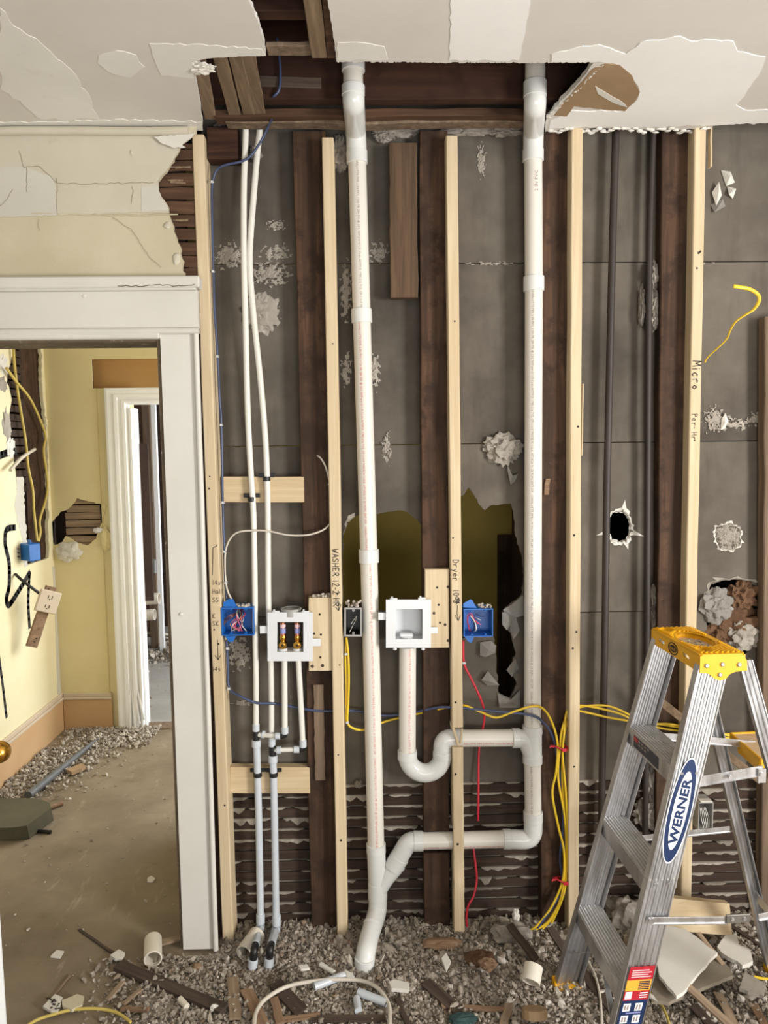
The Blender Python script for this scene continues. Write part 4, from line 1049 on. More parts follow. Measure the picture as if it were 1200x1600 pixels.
seg(st1, tu, tp, txt=False); coupling(st1, 'coupling', atY(552, 112, YT), atY(552, 92, YT)); coupling(st1, 'collar', atY(552, 150, YT), atY(552, 134, YT))
m = MB(); m.tube(fillet([atY(552, 138, YT), atY(552.5, 160, YT), atY(556, 206, 2.535), atY(557.5, 240, YP_)], .045, 8), .0335, 22); part('offset_elbow', m, 'pvc_fit', st1)
coupling(st1, 'collar', y_(557.5, 236), y_(558, 256))
nodes = [y_(558, 250), y_(565, 485), y_(565.5, 504), y_(576, 859), y_(576.5, 878), y_(587.5, 1322)]
seg(st1, nodes[0], nodes[1]); coupling(st1, 'coupling', y_(564.7, 483), y_(565.5, 505)); seg(st1, nodes[2], nodes[3], turn=-.25, col='print_red'); coupling(st1, 'coupling', y_(576, 858), y_(576.6, 879)); seg(st1, nodes[4], nodes[5], turn=.15, col='print_red')
coupling(st1, 'collar', y_(587.3, 1318), y_(587.8, 1332))
m = MB(); m.tube([y_(587.5, 1326), y_(590, 1385)], .0335, 22); m.tube(fillet([y_(590, 1392), y_(600, 1374), y_(622, 1348)], .03, 5), .0322, 22); part('wye', m, 'pvc_fit', st1)
coupling(st1, 'collar', y_(590, 1378), y_(590, 1404))
m = MB(); m.tube(fillet([y_(590, 1398), y_(590.5, 1422), y_(577, 1464, 2.44), y_(571, 1490, 2.37), y_(569.5, 1512, 2.36)], .06, 7), .0335, 22); part('foot_elbow', m, 'pvc_fit', st1)
m = MB(); m.pipe(y_(583, 1443, 2.49), y_(582, 1447, 2.482), .0348, .03, 22); part('collar', m, 'pvc_fit', st1)
coupling(st1, 'collar', y_(570, 1496, 2.362), y_(569, 1513, 2.36)); m = MB(); m.tube([y_(569, 1512, 2.36), y_(568, 1545, 2.36)], [R2, R2 * .9], 22); part('pipe_segment', m, 'pvc', st1)

st2 = thing('vent_stack', 'right white PVC vent stack turning at the bottom into a low horizontal run', 'pipe', (y_(832, 1300).x, YP_, .3))
tp = atY(836, 128, YT); tu = Vector((tp.x, YT, topz)); seg(st2, tu, tp, txt=False); coupling(st2, 'collar', atY(836, 152, YT), atY(836, 128, YT))
m = MB(); m.tube(fillet([atY(836, 140, YT), atY(836, 165, YT), atY(833.5, 206, 2.535), atY(833, 240, YP_)], .045, 8), .0335, 22); part('offset_elbow', m, 'pvc_fit', st2)
m = MB(); m.pipe(atY(834.5, 190, 2.49), atY(834.5, 193, 2.493), .0355, .03, 22); part('collar', m, 'pvc_fit', st2)
coupling(st2, 'collar', y_(833, 234), y_(833, 252)); seg(st2, y_(833, 248), y_(834, 434), txt=False)
m = MB(); pipe_print('pipe_print', '2 IN PVC', y_(835, 303), y_(835, 270), R2, .017, 'print_grey', st2, .0)
coupling(st2, 'coupling', y_(834, 432), y_(834, 455)); seg(st2, y_(834, 454), y_(832, 1136), turn=-.3); coupling(st2, 'collar', y_(832, 1133), y_(832, 1146))
m = MB(); m.tube([y_(832, 1140), y_(832, 1188)], .0335, 22); m.tube(fillet([y_(806, 1153), y_(822, 1154), y_(831, 1178)], .05, 8), .0325, 22); part('sanitary_tee', m, 'pvc_fit', st2)
coupling(st2, 'collar', y_(832, 1180), y_(832, 1192)); seg(st2, y_(832, 1190), y_(833, 1272), turn=-.35); coupling(st2, 'collar', y_(833, 1268), y_(833, 1283))
m = MB(); m.tube(fillet([y_(833, 1278), y_(833, 1312), y_(790, 1311)], .062, 10), .0335, 22); part('elbow', m, 'pvc_fit', st2)
coupling(st2, 'collar', y_(798, 1311), y_(786, 1311)); seg(st2, y_(650, 1314), y_(792, 1311), turn=-.45, col='print_red')
coupling(st2, 'collar', y_(661, 1314), y_(646, 1314))
m = MB(); m.tube(fillet([y_(654, 1314), y_(638, 1315), y_(614, 1356)], .045, 8), .0335, 22); part('elbow', m, 'pvc_fit', st2)
coupling(st2, 'collar', y_(625, 1338), y_(614, 1356))

stp = thing('trap_pipe', 'white PVC standpipe under the drain box with a U-shaped trap and side arm', 'pipe', (y_(637, 1190).x, YP_, .55))
seg(stp, y_(637, 1010), y_(636.5, 1176), turn=.2, col='print_red'); coupling(stp, 'collar', y_(636.5, 1172), y_(636.5, 1186))
arc = [y_(636.5 + 27.5 * (1 - math.cos(t)), 1180 + 27.5 * math.sin(t)) for t in np.linspace(0, PI, 17)]
m = MB(); m.tube([y_(636.5, 1176)] + arc + [y_(691.5, 1172)], .0335, 22); part('trap_bend', m, 'pvc_fit', stp)
coupling(stp, 'collar', y_(691.5, 1184), y_(691.5, 1174))
m = MB(); m.tube(fillet([y_(691.5, 1180), y_(692, 1154), y_(722, 1153)], .055, 9), .0335, 22); part('elbow', m, 'pvc_fit', stp)
seg(stp, y_(716, 1153.5), y_(808, 1152.5), turn=-.3, col='print_red'); coupling(stp, 'collar', y_(800, 1153), y_(812, 1153))
# splintered notch of the Dryer stud bent over the trap arm
m = MB(); lumber(m, y_(708, 1136, 2.503), y_(716, 1164, 2.506), .010, .012, EX, EY, 3, .001); lumber(m, y_(722, 1138, 2.503), y_(720, 1162, 2.508), .007, .008, EX, EY, 3, .001); part('splinter', m, 'pine', s3)

# ================================================================== SUPPLY TUBING
def px_path(pts, Y): return [atY(a, b, Y) for a, b in pts]
RP = 0.0102; RG = 0.0128
def ring(par, p0, p1, r, mat='pex_grey', name='crimp_ring'):
    m = MB(); m.pipe(p0, p1, r, r * .6, 16); part(name, m, mat, par)
def ctube(par, name, pts, r, mat): m = MB(); m.tube(pts, r, 14); part(name, m, mat, par)
Y1, Y2 = 2.531, 2.5355
sup1 = thing('supply_line', 'left white water supply line running down from the ceiling to a grey stub', 'pipe', (atY(400, 1200, Y1).x, Y1, 0))
ctube(sup1, 'tubing', catmull(px_path([(385, 150), (384, 198), (383, 235), (381, 300), (381, 400), (384, 520), (387, 640), (391.5, 730), (396, 800), (398, 900), (399, 1000), (400, 1070), (400, 1136)], Y1), 4), RP, 'pex')
ring(sup1, atY(400, 1131, Y1), atY(400, 1142, Y1), .0125); ctube(sup1, 'black_tee', [atY(400, 1140, Y1), atY(400, 1159, Y1)], .0112, 'black_plastic')
ring(sup1, atY(400.5, 1156, Y1), atY(400.5, 1167, Y1), .0162); ctube(sup1, 'tubing', px_path([(401, 1164), (402.5, 1210), (405, 1310), (407, 1436)], Y1), RG, 'pex_grey')
ring(sup1, atY(407, 1428, Y1), atY(407, 1442, Y1), .0158)
ring(sup1, atY(409, 1147, Y1), atY(414, 1148, Y1), .0135); ctube(sup1, 'tubing', [atY(404, 1148, Y1), atY(434, 1150, Y1 - .02)], .0085, 'pex'); ring(sup1, atY(430, 1150, Y1 - .02), atY(438, 1150, Y1 - .02), .0118)
ctube(sup1, 'black_elbow', fillet([atY(437, 1150, Y1 - .02), atY(445, 1150, Y1 - .02), atY(445, 1143, Y1 - .02)], .008, 4), .0105, 'black_plastic'); ring(sup1, atY(445, 1146, Y1 - .02), atY(445, 1136, Y1 - .02), .0128)
ctube(sup1, 'tubing', px_path([(445, 1140), (444.5, 1030)], Y1 - .02), RP, 'pex')
sup2 = thing('supply_line', 'right white water supply line passing behind the valve box to a grey stub', 'pipe', (atY(427, 1200, Y2).x, Y2, 0))
ctube(sup2, 'tubing', catmull(px_path([(407, 150), (406, 200), (402, 240), (397, 300), (391, 380), (391, 430), (397, 500), (407.5, 600), (415.5, 700), (418.5, 800), (419.5, 940), (423.5, 1040), (424.5, 1160)], Y2), 4), RP, 'pex')
ring(sup2, atY(425, 1154, Y2), atY(425, 1166, Y2), .0125); ctube(sup2, 'black_tee', [atY(425.5, 1164, Y2), atY(426, 1183, Y2)], .0118, 'black_plastic')
ring(sup2, atY(426.5, 1180, Y2), atY(426.5, 1191, Y2), .0165); ctube(sup2, 'tubing', px_path([(426.5, 1188), (427.5, 1210), (429.5, 1310), (431.5, 1436)], Y2), RG, 'pex_grey')
ring(sup2, atY(432, 1430, Y2), atY(432, 1445, Y2), .0158)
ring(sup2, atY(432, 1172, Y2), atY(439, 1172, Y2), .0135); ctube(sup2, 'tubing', [atY(428, 1172, Y2), atY(464, 1171, Y2)], .0085, 'pex'); ring(sup2, atY(459, 1171, Y2), atY(468, 1171, Y2), .0128)
ctube(sup2, 'black_elbow', fillet([atY(466, 1171, Y2), atY(474, 1170, Y2), atY(473.5, 1163, Y2)], .008, 4), .0110, 'black_plastic'); ring(sup2, atY(473.5, 1167, Y2), atY(473.2, 1156, Y2), .0130)
ctube(sup2, 'tubing', catmull(px_path([(473, 1160), (470, 1100), (466, 1030)], Y2), 5), RP, 'pex')
# the stubs turning out towards the room and down into the floor
for par, (a, b, c), Y in ((sup1, ((406, 1450), (397, 1484), (394, 1520)), Y1), (sup2, ((431, 1452), (422, 1482), (420, 1526)), Y2)):
    p0 = atY(a[0], a[1], Y + .01); p1 = atY(b[0], b[1], Y - .17); p2 = atY(c[0], c[1], Y - .172)
    p2 = Vector((p2.x, p2.y, 0.0))
    ctube(par, 'stub', fillet([p0 + (p0 - p1) * .25, p0, p1 + (p0 - p1) * .2], .02, 5), .0145, 'pex_grey')
    ring(par, p0 + (p0 - p1) * .1, p0 - (p0 - p1) * .1, .0165)
    ctube(par, 'black_elbow', fillet([p1 + (p0 - p1) * .25, p1, p1 + (p2 - p1).normalized() * .045], .014, 5), .0130, 'black_plastic')
    d = (p2 - p1).normalized(); ring(par, p1 + d * .032, p1 + d * .06, .0165); ctube(par, 'stub', [p1 + d * .04, p2 + d * .02], .0122, 'pex_grey')
def clamp(px, py, Y, r, label):
    p = atY(px, py, Y); t = thing('pipe_clamp', label, 'clamp', p - EZ * .01)
    m = MB(); m.pipe(p - EZ * .008, p + EZ * .008, r + .0028, r + .0002, 18); part('ring', m, 'black_plastic', t)
    m = MB(); m.box(p + Vector((0, 0.009, .012)), (.028, .003, .007), .002); part('bracket', m, 'black_plastic', t)
clamp(393, 780, Y1, RP, 'black clamp on the left white line at the upper cross block')
clamp(416.5, 748, Y2 - .012 + .012, RP, 'black clamp on the right white line at the upper cross block')
clamp(402.6, 1210, Y1, RG, 'black clamp on the left grey pipe at the lower cross block')
clamp(427.5, 1210, Y2 - .0, RG, 'black clamp on the right grey pipe at the lower cross block')

# ================================================================== WALL BOXES
def frame_plate(m, x0, y0, x1, y1, ix0, iy0, ix1, iy1, Y, th):
    o = onY([(x0, y1), (x1, y1), (x1, y0), (x0, y0)], Y); h = onY([(ix0, iy1), (ix1, iy1), (ix1, iy0), (ix0, iy0)], Y); slabY(m, o, [h], Y, th)
def box_walls(m, x0, y0, x1, y1, Y0, Y1_, t=.003, back=True):
    a = atY(x0, y1, Y0); b = atY(x1, y0, Y0)
    cy = (Y0 + Y1_) / 2; hy = (Y1_ - Y0) / 2; cx = (a.x + b.x) / 2; cz = (a.z + b.z) / 2; hx = (b.x - a.x) / 2; hz = (b.z - a.z) / 2
    for s_ in (-1, 1):
        m.box((cx + s_ * (hx - t / 2), cy, cz), (t / 2, hy, hz), .0004); m.box((cx, cy, cz + s_ * (hz - t / 2)), (hx - t, hy, t / 2), .0004)
    if back: m.box((cx, Y1_ - t / 2, cz), (hx - t, t / 2, hz - t), .0004)
YBX = 2.488
vb = thing('valve_box', 'white washing machine outlet box with two brass valves inside', 'box', atY(454, 1033, 2.52))
m = MB(); frame_plate(m, 418, 957, 489, 1033, 433, 972, 474, 1019, YBX, .006); part('face_plate', m, 'white_plastic', vb)
m = MB(); box_walls(m, 430, 969, 477, 1022, YBX + .006, 2.56, .0025, False); part('shell', m, 'white_plastic', vb)
a = atY(454, 1017, 2.52); m = MB(); m.box((a.x, 2.525, a.z), (.046, .03, .004), .002); m.tube([(a.x - .026, 2.515, a.z + .002), (a.x - .026, 2.515, a.z + .012)], .016, 16); m.tube([(a.x + .024, 2.515, a.z + .002), (a.x + .024, 2.515, a.z + .012)], .016, 16); part('valve_tray', m, 'white_plastic', vb)
for k, px in enumerate((442.5, 465)):
    p = atY(px, 1006, 2.515); m = MB()
    m.tube([p - EZ * .022, p - EZ * .006, p + EZ * .012, p + EZ * .022, p + EZ * .03], [.008, .011, .009, .012, .010], 14); m.tube([p + EY * .012, p - EY * .02], [.0125, .0135], 16); m.tube([p - EY * .019, p - EY * .022], [.010, .006], 14)
    v = part('valve', m, 'brass', vb, None, 'brass valve')
    m = MB(); m.tube([p + EZ * .03, p + EZ * .076], .0095, 14); v2 = part('hammer_arrestor', m, 'copper', vb)
    m = MB(); m.tube([p + EZ * .038, p + EZ * .056], .0099, 14, False); part('printed_label', m, 'print_blue', v2)
    m = MB(); m.tube([p + EZ * .059, p + EZ * .07], .0099, 14, False); part('printed_label', m, 'print_pink', v2)
    m = MB(); m.tube([p - EY * .0224, p - EY * .0234], .004, 10); part('stem_screw', m, 'nail', v)
p = atY(455, 956, 2.52); m = MB(); m.pipe(p + EZ * -.012, p + EZ * .012, .034, .029, 24); m.pipe(p + EZ * .008, p + EZ * .014, .036, .029, 24); part('top_knockout', m, 'grey_plastic', vb)
def tabs(par, lst, Y):
    for x0, y0, x1, y1 in lst:
        a = atY(x0, y1, Y); b = atY(x1, y0, Y); m = MB(); m.box(((a.x + b.x) / 2, Y + .002, (a.z + b.z) / 2), ((b.x - a.x) / 2, .002, (b.z - a.z) / 2), .0008); part('fixing_tab', m, 'white_plastic', par)
tabs(vb, [(406, 978, 420, 990), (487, 998, 501, 1010)], YBX + .008)
def clips(par, lst, Y):
    for px, py in lst:
        p = atY(px, py, Y); m = MB(); m.box(p, (.013, .004, .0035), .001); m.tube([p + Vector((-.008, -.004, .005)), p + Vector((-.002, -.004, .005))], .005, 10); part('clip', m, 'white_plastic', par)
clips(vb, [(431, 956), (477, 956)], YBX + .003)
db = thing('drain_box', 'white empty drain box above the standpipe with a grey back', 'box', atY(638, 1012, 2.52))
m = MB(); frame_plate(m, 603, 937, 673.5, 1012, 618, 951.5, 660, 999, YBX, .006); part('face_plate', m, 'white_plastic', db)
m = MB(); box_walls(m, 615, 949, 663, 1002, YBX + .006, 2.565, .0025, True); part('shell', m, 'white_plastic', db)
p = atY(635, 996, 2.53); m = MB(); m.tube([p - EZ * .008, p + EZ * .006], .024, 18); m.box(p + EZ * .008, (.024, .012, .008), .004); part('drain_fitting', m, 'white_plastic', db)
tabs(db, [(591, 957, 605, 969), (671, 980, 684, 990)], YBX + .008); clips(db, [(615, 936), (659, 935)], YBX + .003)
for px in (617, 661):
    p = atY(px, 1014, YBX + .004); m = MB(); m.blob(p, (.007, .004, .005), 0, 0, 1, 1); part('clip', m, 'white_plastic', db)

def wire(par, pts, Y, mat, r=.0012, dy=None):
    P3 = [atY(a, b, Y + (dy[i] if dy else 0)) for i, (a, b) in enumerate(pts)]; m = MB(); m.tube(catmull(P3, 4), r, 6); part('wire', m, mat, par)
def blue_box(x0, y0, x1, y1, Y0, label, ears, wires):
    t = thing('junction_box', label, 'box', atY((x0 + x1) / 2, y1, Y0))
    m = MB(); box_walls(m, x0, y0, x1, y1, Y0, Y0 + .072, .0035, True); part('shell', m, 'blue_plastic', t)
    for e in ears: m = MB(); slabY(m, onY(e, Y0 + .012), None, Y0 + .012, .004); part('mounting_ear', m, 'blue_plastic', t)
    for fx in (.28, .75):
        for sg, yy in ((-1, y0 + 3), (1, y1 - 3)):
            p = atY(x0 + (x1 - x0) * fx, yy, Y0 + .004); m = MB(); m.pipe(p, p + EY * .02, .0045, .0018, 10); part('screw_post', m, 'blue_plastic', t)
    for pts, mat, r in wires:
        n = len(pts); wire(t, pts, Y0 + .02, mat, r, [(.04 if i in (0,) else random.uniform(-.012, .02)) for i in range(n)])
    return t
R_ = random.Random(21)
wl1 = []
for k in range(13):
    x0 = 369 + R_.uniform(-3, 10); mat = R_.choice(('cable_red', 'wire_white', 'wire_white', 'wire_bare', 'black_plastic', 'wire_pink'))
    wl1.append(([(x0, 951), (x0 + R_.uniform(-3, 8), 964 + R_.uniform(-3, 3)), (x0 + R_.uniform(-14, 10), 976), (x0 + R_.uniform(-16, 10), 986)], mat, .0014))
for k in range(4): wl1.append(([(373, 957), (362, 960 + 2 * k), (352, 966 + 2 * k), (350, 968 + 3 * k)], R_.choice(('cable_red', 'wire_bare')), .0012))
blue_box(346.5, 949, 396, 993.5, 2.497, 'left blue junction box full of red and white wires on the door-side stud', [[(349, 948), (349, 941), (357, 936), (364, 936), (370, 948)], [(351, 994), (369, 994), (364, 1003), (358, 1003)]], wl1)
wl2 = [([(733, 985), (730, 970), (731, 960), (737, 959), (741, 968), (751, 976)], 'wire_pink', .0017), ([(736, 987), (731, 973), (732, 963), (736, 961), (741, 968), (747, 975)], 'cable_red', .0015), ([(738, 988), (744, 984), (742, 972), (735, 962)], 'wire_white', .0020), ([(740, 988), (741, 975), (736, 964)], 'black_plastic', .0016), ([(744, 960), (751, 963), (757, 963)], 'wire_bare', .0010), ([(737, 962), (745, 966), (751, 969)], 'wire_white', .0012)]
blue_box(724.5, 951, 770.5, 995.5, 2.497, 'right blue junction box with a few pink and white wires beside the Dryer stud', [[(724, 949), (724, 943), (735, 936.5), (738, 938), (745, 950)], [(726, 995), (741, 995), (737, 1004), (732, 1003)]], wl2)
sb = thing('outlet_box', 'small black electrical box with a grey rim right of the WASHER stud', 'box', atY(552, 995, 2.5))
m = MB(); box_walls(m, 538.5, 950, 565, 994, 2.502, 2.575, .003, True); part('shell', m, 'black_plastic', sb)
m = MB(); frame_plate(m, 538, 949.5, 565.5, 994.5, 540.5, 952, 563, 992, 2.500, .004); part('rim', m, 'grey_plastic', sb)
for py in (954, 990): p = atY(552, py, 2.5); m = MB(); m.pipe(p, p + EY * .015, .0045, .0015, 10); part('screw_post', m, 'grey_plastic', sb)
wire(sb, [(546, 988), (551, 978), (556, 968), (557, 962)], 2.53, 'wire_white', .0014); wire(sb, [(548, 976), (553, 968), (557, 963)], 2.53, 'wire_white', .0012)
gb = thing('steel_box', 'grey steel electrical box with loose wires seen between the ladder legs', 'box', atY(1102, 1298, 2.53))
m = MB(); box_walls(m, 1090.5, 1254, 1115, 1298, 2.515, 2.58, .003, True); part('shell', m, 'grey_plastic', gb)
for k in range(5): wire(gb, [(1100 + 2 * k, 1294), (1096 + 3 * k, 1280), (1094 + 2 * k, 1262)], 2.53, 'wire_white', .0013)
m = MB(); p = atY(1102, 1251, 2.53); m.box(p, (.022, .012, .003), .001); part('lid_strip', m, 'gypsum', gb)
for nm, px, py, w_, seed, lab in (('dust_fluff', 552, 945, 12, 90, 'grey fluff piled on top of the small black box'), ('dust_fluff', 502, 931, 13, 92, 'dust and fibre along the top of the left backing board'), ('dust_fluff', 381, 947, 12, 94, 'dust on top of the left blue box'), ('dust_fluff', 757, 947, 9, 96, 'dust on top of the right blue box')):
    m = MB(); rr = random.Random(seed); c = atY(px, py, 2.52)
    for k in range(26): m.blob(c + Vector((rr.uniform(-1, 1) * sz(w_, 2.5), rr.uniform(-.012, .02), rr.uniform(-.006, .006) * (2 if seed == 90 else .7))), (rr.uniform(.003, .007),) * 3, k, .7, 2, 0)
    o = stuff(nm, m, 'rubble_pale'); tag(o, lab, 'dust')

# ================================================================== OLD IRON PIPES
for pts, r, lab in (([(963, 150), (962, 215), (957, 380), (952, 600), (948, 780), (945, 1000), (941, 1200), (938, 1460)], .0125, 'left old dark iron pipe right of the cable-strapped stud'), ([(1021, 150), (1020, 215), (1015, 380), (1013, 600), (1012, 800), (1011, 1000), (1009, 1200), (1007, 1460)], .0105, 'right old dark iron pipe beside the old stud behind the ladder')):
    m = MB(); m.tube(catmull([atY(a, b, 2.562) for a, b in pts], 3), r, 14); solo('iron_pipe', m, 'iron', lab, 'pipe')

# ================================================================== CABLES
def cable(pts, r, mat, label, name='cable', k=6, group=None):
    """pts: (px, py, Y)"""
    m = MB(); m.tube(catmull([atY(*p) for p in pts], k), r, 8); return solo(name, m, mat, label, 'cable', group)
cable([(433, 60, 2.36), (436, 85, 2.36), (438, 115, 2.358), (436, 140, 2.355), (428, 150, 2.362), (424, 151, 2.39)], .0042, 'cable_blue', 'short blue cable hanging in the ceiling gap and entering the joist')
cable([(425, 185, 2.45), (418, 200, 2.49), (407, 222, 2.505), (392, 243, 2.51), (378, 252, 2.51), (352, 258, 2.515), (338, 267, 2.525), (331.5, 290, 2.53), (331, 330, 2.53), (333.5, 430, 2.53), (335, 480, 2.528), (340, 557, 2.53), (343, 620, 2.528), (346, 664, 2.53), (348, 785, 2.53), (350.5, 862, 2.53), (352, 910, 2.53), (354, 938, 2.53)], .0042, 'cable_blue', 'blue cable curving from the ceiling down along the door-side stud')
cable([(354, 1000, 2.535), (356, 1040, 2.535), (358, 1075, 2.532), (376, 1088, 2.51), (400, 1098, 2.512), (425, 1099, 2.525), (450, 1103, 2.55), (490, 1110, 2.54), (520, 1111, 2.548), (560, 1111, 2.575), (600, 1118, 2.585), (640, 1114, 2.58), (680, 1106, 2.535), (700, 1105, 2.52), (730, 1107, 2.51), (780, 1112, 2.506), (828, 1117, 2.503), (848, 1128, 2.505), (864, 1152, 2.52), (872, 1190, 2.525), (878, 1240, 2.525), (880, 1290, 2.525), (875, 1340, 2.525), (879, 1385, 2.52), (866, 1412, 2.51), (848, 1438, 2.5), (840, 1450, 2.5)], .0046, 'cable_blue', 'long blue cable from the left blue box across both stacks to the strapped bundle')
cable([(541, 996, 2.53), (544, 1022, 2.53), (545, 1060, 2.528), (544, 1100, 2.53), (543, 1128, 2.53), (552, 1138, 2.535), (572, 1140, 2.56), (600, 1128, 2.585), (640, 1118, 2.582), (690, 1107, 2.55), (714, 1103, 2.54), (728, 1103, 2.515), (750, 1112, 2.508), (775, 1121, 2.506), (800, 1113, 2.503), (830, 1104, 2.50), (848, 1107, 2.503), (862, 1128, 2.508), (871, 1162, 2.512), (869, 1205, 2.508), (863, 1240, 2.508), (872, 1290, 2.51), (881, 1330, 2.51), (879, 1375, 2.51), (862, 1416, 2.505), (840, 1445, 2.5), (829, 1453, 2.5)], .0042, 'cable_yellow', 'yellow cable from the small black box behind the left stack to the strapped bundle')
cable([(541, 996, 2.54), (540, 1030, 2.535), (541, 1070, 2.535), (541, 1129, 2.535)], .0040, 'cable_yellow', 'second short yellow cable below the small black box')
runs = [([(1180, 1165, 2.56), (1090, 1141, 2.545), (1040, 1133, 2.535), (1000, 1124, 2.52), (960, 1106, 2.53), (935, 1102, 2.53), (906, 1105, 2.54), (889, 1113, 2.535), (878, 1140, 2.52), (875, 1168, 2.518), (872, 1215, 2.515), (882, 1275, 2.515), (885, 1330, 2.515), (881, 1376, 2.514), (874, 1410, 2.505), (856, 1440, 2.5), (838, 1452, 2.5)], 'topmost yellow cable of the run behind the ladder'),
        ([(1180, 1150, 2.56), (1090, 1144, 2.55), (1040, 1139, 2.54), (990, 1128, 2.525), (950, 1121, 2.53), (920, 1114, 2.535), (900, 1111, 2.545), (889, 1120, 2.54), (882, 1145, 2.52), (879, 1168, 2.523), (879, 1230, 2.52), (885, 1300, 2.52), (886, 1340, 2.52), (882, 1377, 2.52), (868, 1425, 2.505), (848, 1451, 2.5)], 'lowest yellow cable of the run behind the ladder'),
        ([(1180, 1158, 2.55), (1090, 1139, 2.54), (1040, 1131, 2.528), (1005, 1133, 2.52), (975, 1118, 2.52), (950, 1110, 2.524), (915, 1103, 2.535), (895, 1104, 2.545), (885, 1114, 2.53), (881, 1150, 2.513), (879, 1180, 2.512), (884, 1240, 2.51), (887, 1310, 2.512), (884, 1376, 2.512), (878, 1405, 2.503), (862, 1442, 2.5)], 'middle yellow cable of the run behind the ladder')]
for pts, lab in runs: cable(pts, .0041, 'cable_yellow', lab, group='yellow cables through the right studs')
for px, py, lab in ((874, 1167, 'upper red strap tying the yellow cable bundle'), (877, 1374, 'lower red strap tying the yellow cable bundle')):
    t = thing('cable_strap', lab, 'strap', atY(px, py, 2.51)); c = atY(px, py, 2.515)
    m = MB(); P3 = [c + Vector((.028 * math.cos(a), .016 * math.sin(a), .004 * math.sin(2 * a) - .005 * math.cos(a))) for a in np.linspace(0, 2 * PI, 20)]; m.tube(P3, .0035, 6, False); part('band', m, 'label_red', t)
    m = MB(); m.box(c + Vector((.012, -.018, -.005)), (.008, .003, .006), .001); part('buckle', m, 'cable_red', t)
    m = MB(); m.tube([c + Vector((-.024, -.01, .004)), c + Vector((-.036, -.02, .012)), c + Vector((-.038, -.02, .006))], .003, 6); part('tail', m, 'cable_red', t)
cable([(496, 712, 2.545), (502, 717, 2.53), (509, 730, 2.525), (514, 748, 2.525), (519, 765, 2.54), (523, 790, 2.55), (519, 810, 2.54), (514, 820, 2.52), (503, 829, 2.515), (480, 836, 2.512), (450, 836, 2.512), (420, 830, 2.515), (398, 829, 2.515), (374, 831, 2.515), (361, 840, 2.52), (353, 858, 2.525), (351.5, 885, 2.528), (353, 910, 2.528), (357, 927, 2.52), (368, 946, 2.52)], .0032, 'cable_white', 'thin white cable looping from the old stud to the left blue box')
cable([(724, 1000, 2.53), (725, 1036, 2.53), (735, 1058, 2.53), (748, 1085, 2.53), (756, 1108, 2.535), (756, 1130, 2.545), (751, 1150, 2.588), (748, 1180, 2.59), (747.5, 1240, 2.575), (747, 1282, 2.575)], .0042, 'cable_red', 'upper red cable hanging from the right blue box')
cable([(739, 1318, 2.59), (743, 1350, 2.57), (745, 1375, 2.56), (740, 1400, 2.545), (731, 1417, 2.535), (729, 1440, 2.535), (733, 1458, 2.53), (738, 1470, 2.53)], .0042, 'cable_red', 'lower red cable running to the floor beside the Dryer stud')
m = MB(); P3 = catmull([atY(*p) for p in [(1101, 567, 2.525), (1106, 558, 2.515), (1120, 545, 2.49), (1135, 530, 2.47), (1141, 516, 2.455), (1150, 502, 2.44), (1166, 491, 2.43), (1178, 483, 2.425), (1186, 470, 2.42), (1184, 460, 2.42), (1172, 452, 2.42), (1158, 449, 2.42), (1146, 447, 2.42)]], 5)
n = len(P3); vs = []; fs = []
for i, p in enumerate(P3):
    d = (P3[min(i + 1, n - 1)] - P3[max(i - 1, 0)]).normalized(); t_ = i / (n - 1); s_ = d.cross(EY).normalized()
    wv = (s_ * t_ ** 1.5 + Vector((0, 1, 0)) * (1 - t_)).normalized() * (.0045 + .002 * t_); nv_ = d.cross(wv).normalized() * .0022
    for k in range(8): a = 2 * PI * k / 8; vs.append(p + wv * math.cos(a) + nv_ * math.sin(a))
for i in range(n - 1):
    for k in range(8): a = i * 8 + k; b = i * 8 + (k + 1) % 8; fs.append((a, b, b + 8, a + 8))
fs += [tuple(range(8))[::-1], tuple(range((n - 1) * 8, n * 8))]
m.add(vs, fs, True); solo('cable_stub', m, 'cable_yellow', 'cut yellow flat cable sticking out of the Micro stud', 'cable')
# staples
stl = [(333, 424), (331.5, 284), (340, 557), (346, 664), (348.5, 785), (351.5, 862), (353, 910), (355.5, 1013), (358, 1076), (541, 1022), (543, 1129), (725, 1036), (515, 757)]
lab_s = ['second staple down', 'topmost staple', 'third staple down', 'fourth staple down', 'fifth staple down', 'staple above the white cable', 'staple just above the left blue box', 'staple just under the left blue box', 'lowest staple, where the cable turns away']
for i, (px, py) in enumerate(stl):
    t = thing('cable_staple', (f'white cable staple on the door-side stud, {lab_s[i]}' if i < 9 else ['white staple holding yellow cable under the small black box', 'lower white staple where the yellow cable turns', 'white staple on the red cable beside the Dryer stud', 'white staple on the thin white cable at the WASHER stud'][i - 9]), 'staple', atY(px, py, 2.522), 'white cable staples')
    c = atY(px, py, 2.522); m = MB(); m.box(c, (.0055, .004, .0036), .001); part('saddle', m, 'white_plastic', t)
    for s_ in (-1, 1): m = MB(); m.tube([c + Vector((s_ * .005, .002, 0)), c + Vector((s_ * .005, -.0055, .001))], .0018, 6); part('nail', m, 'steel', t)

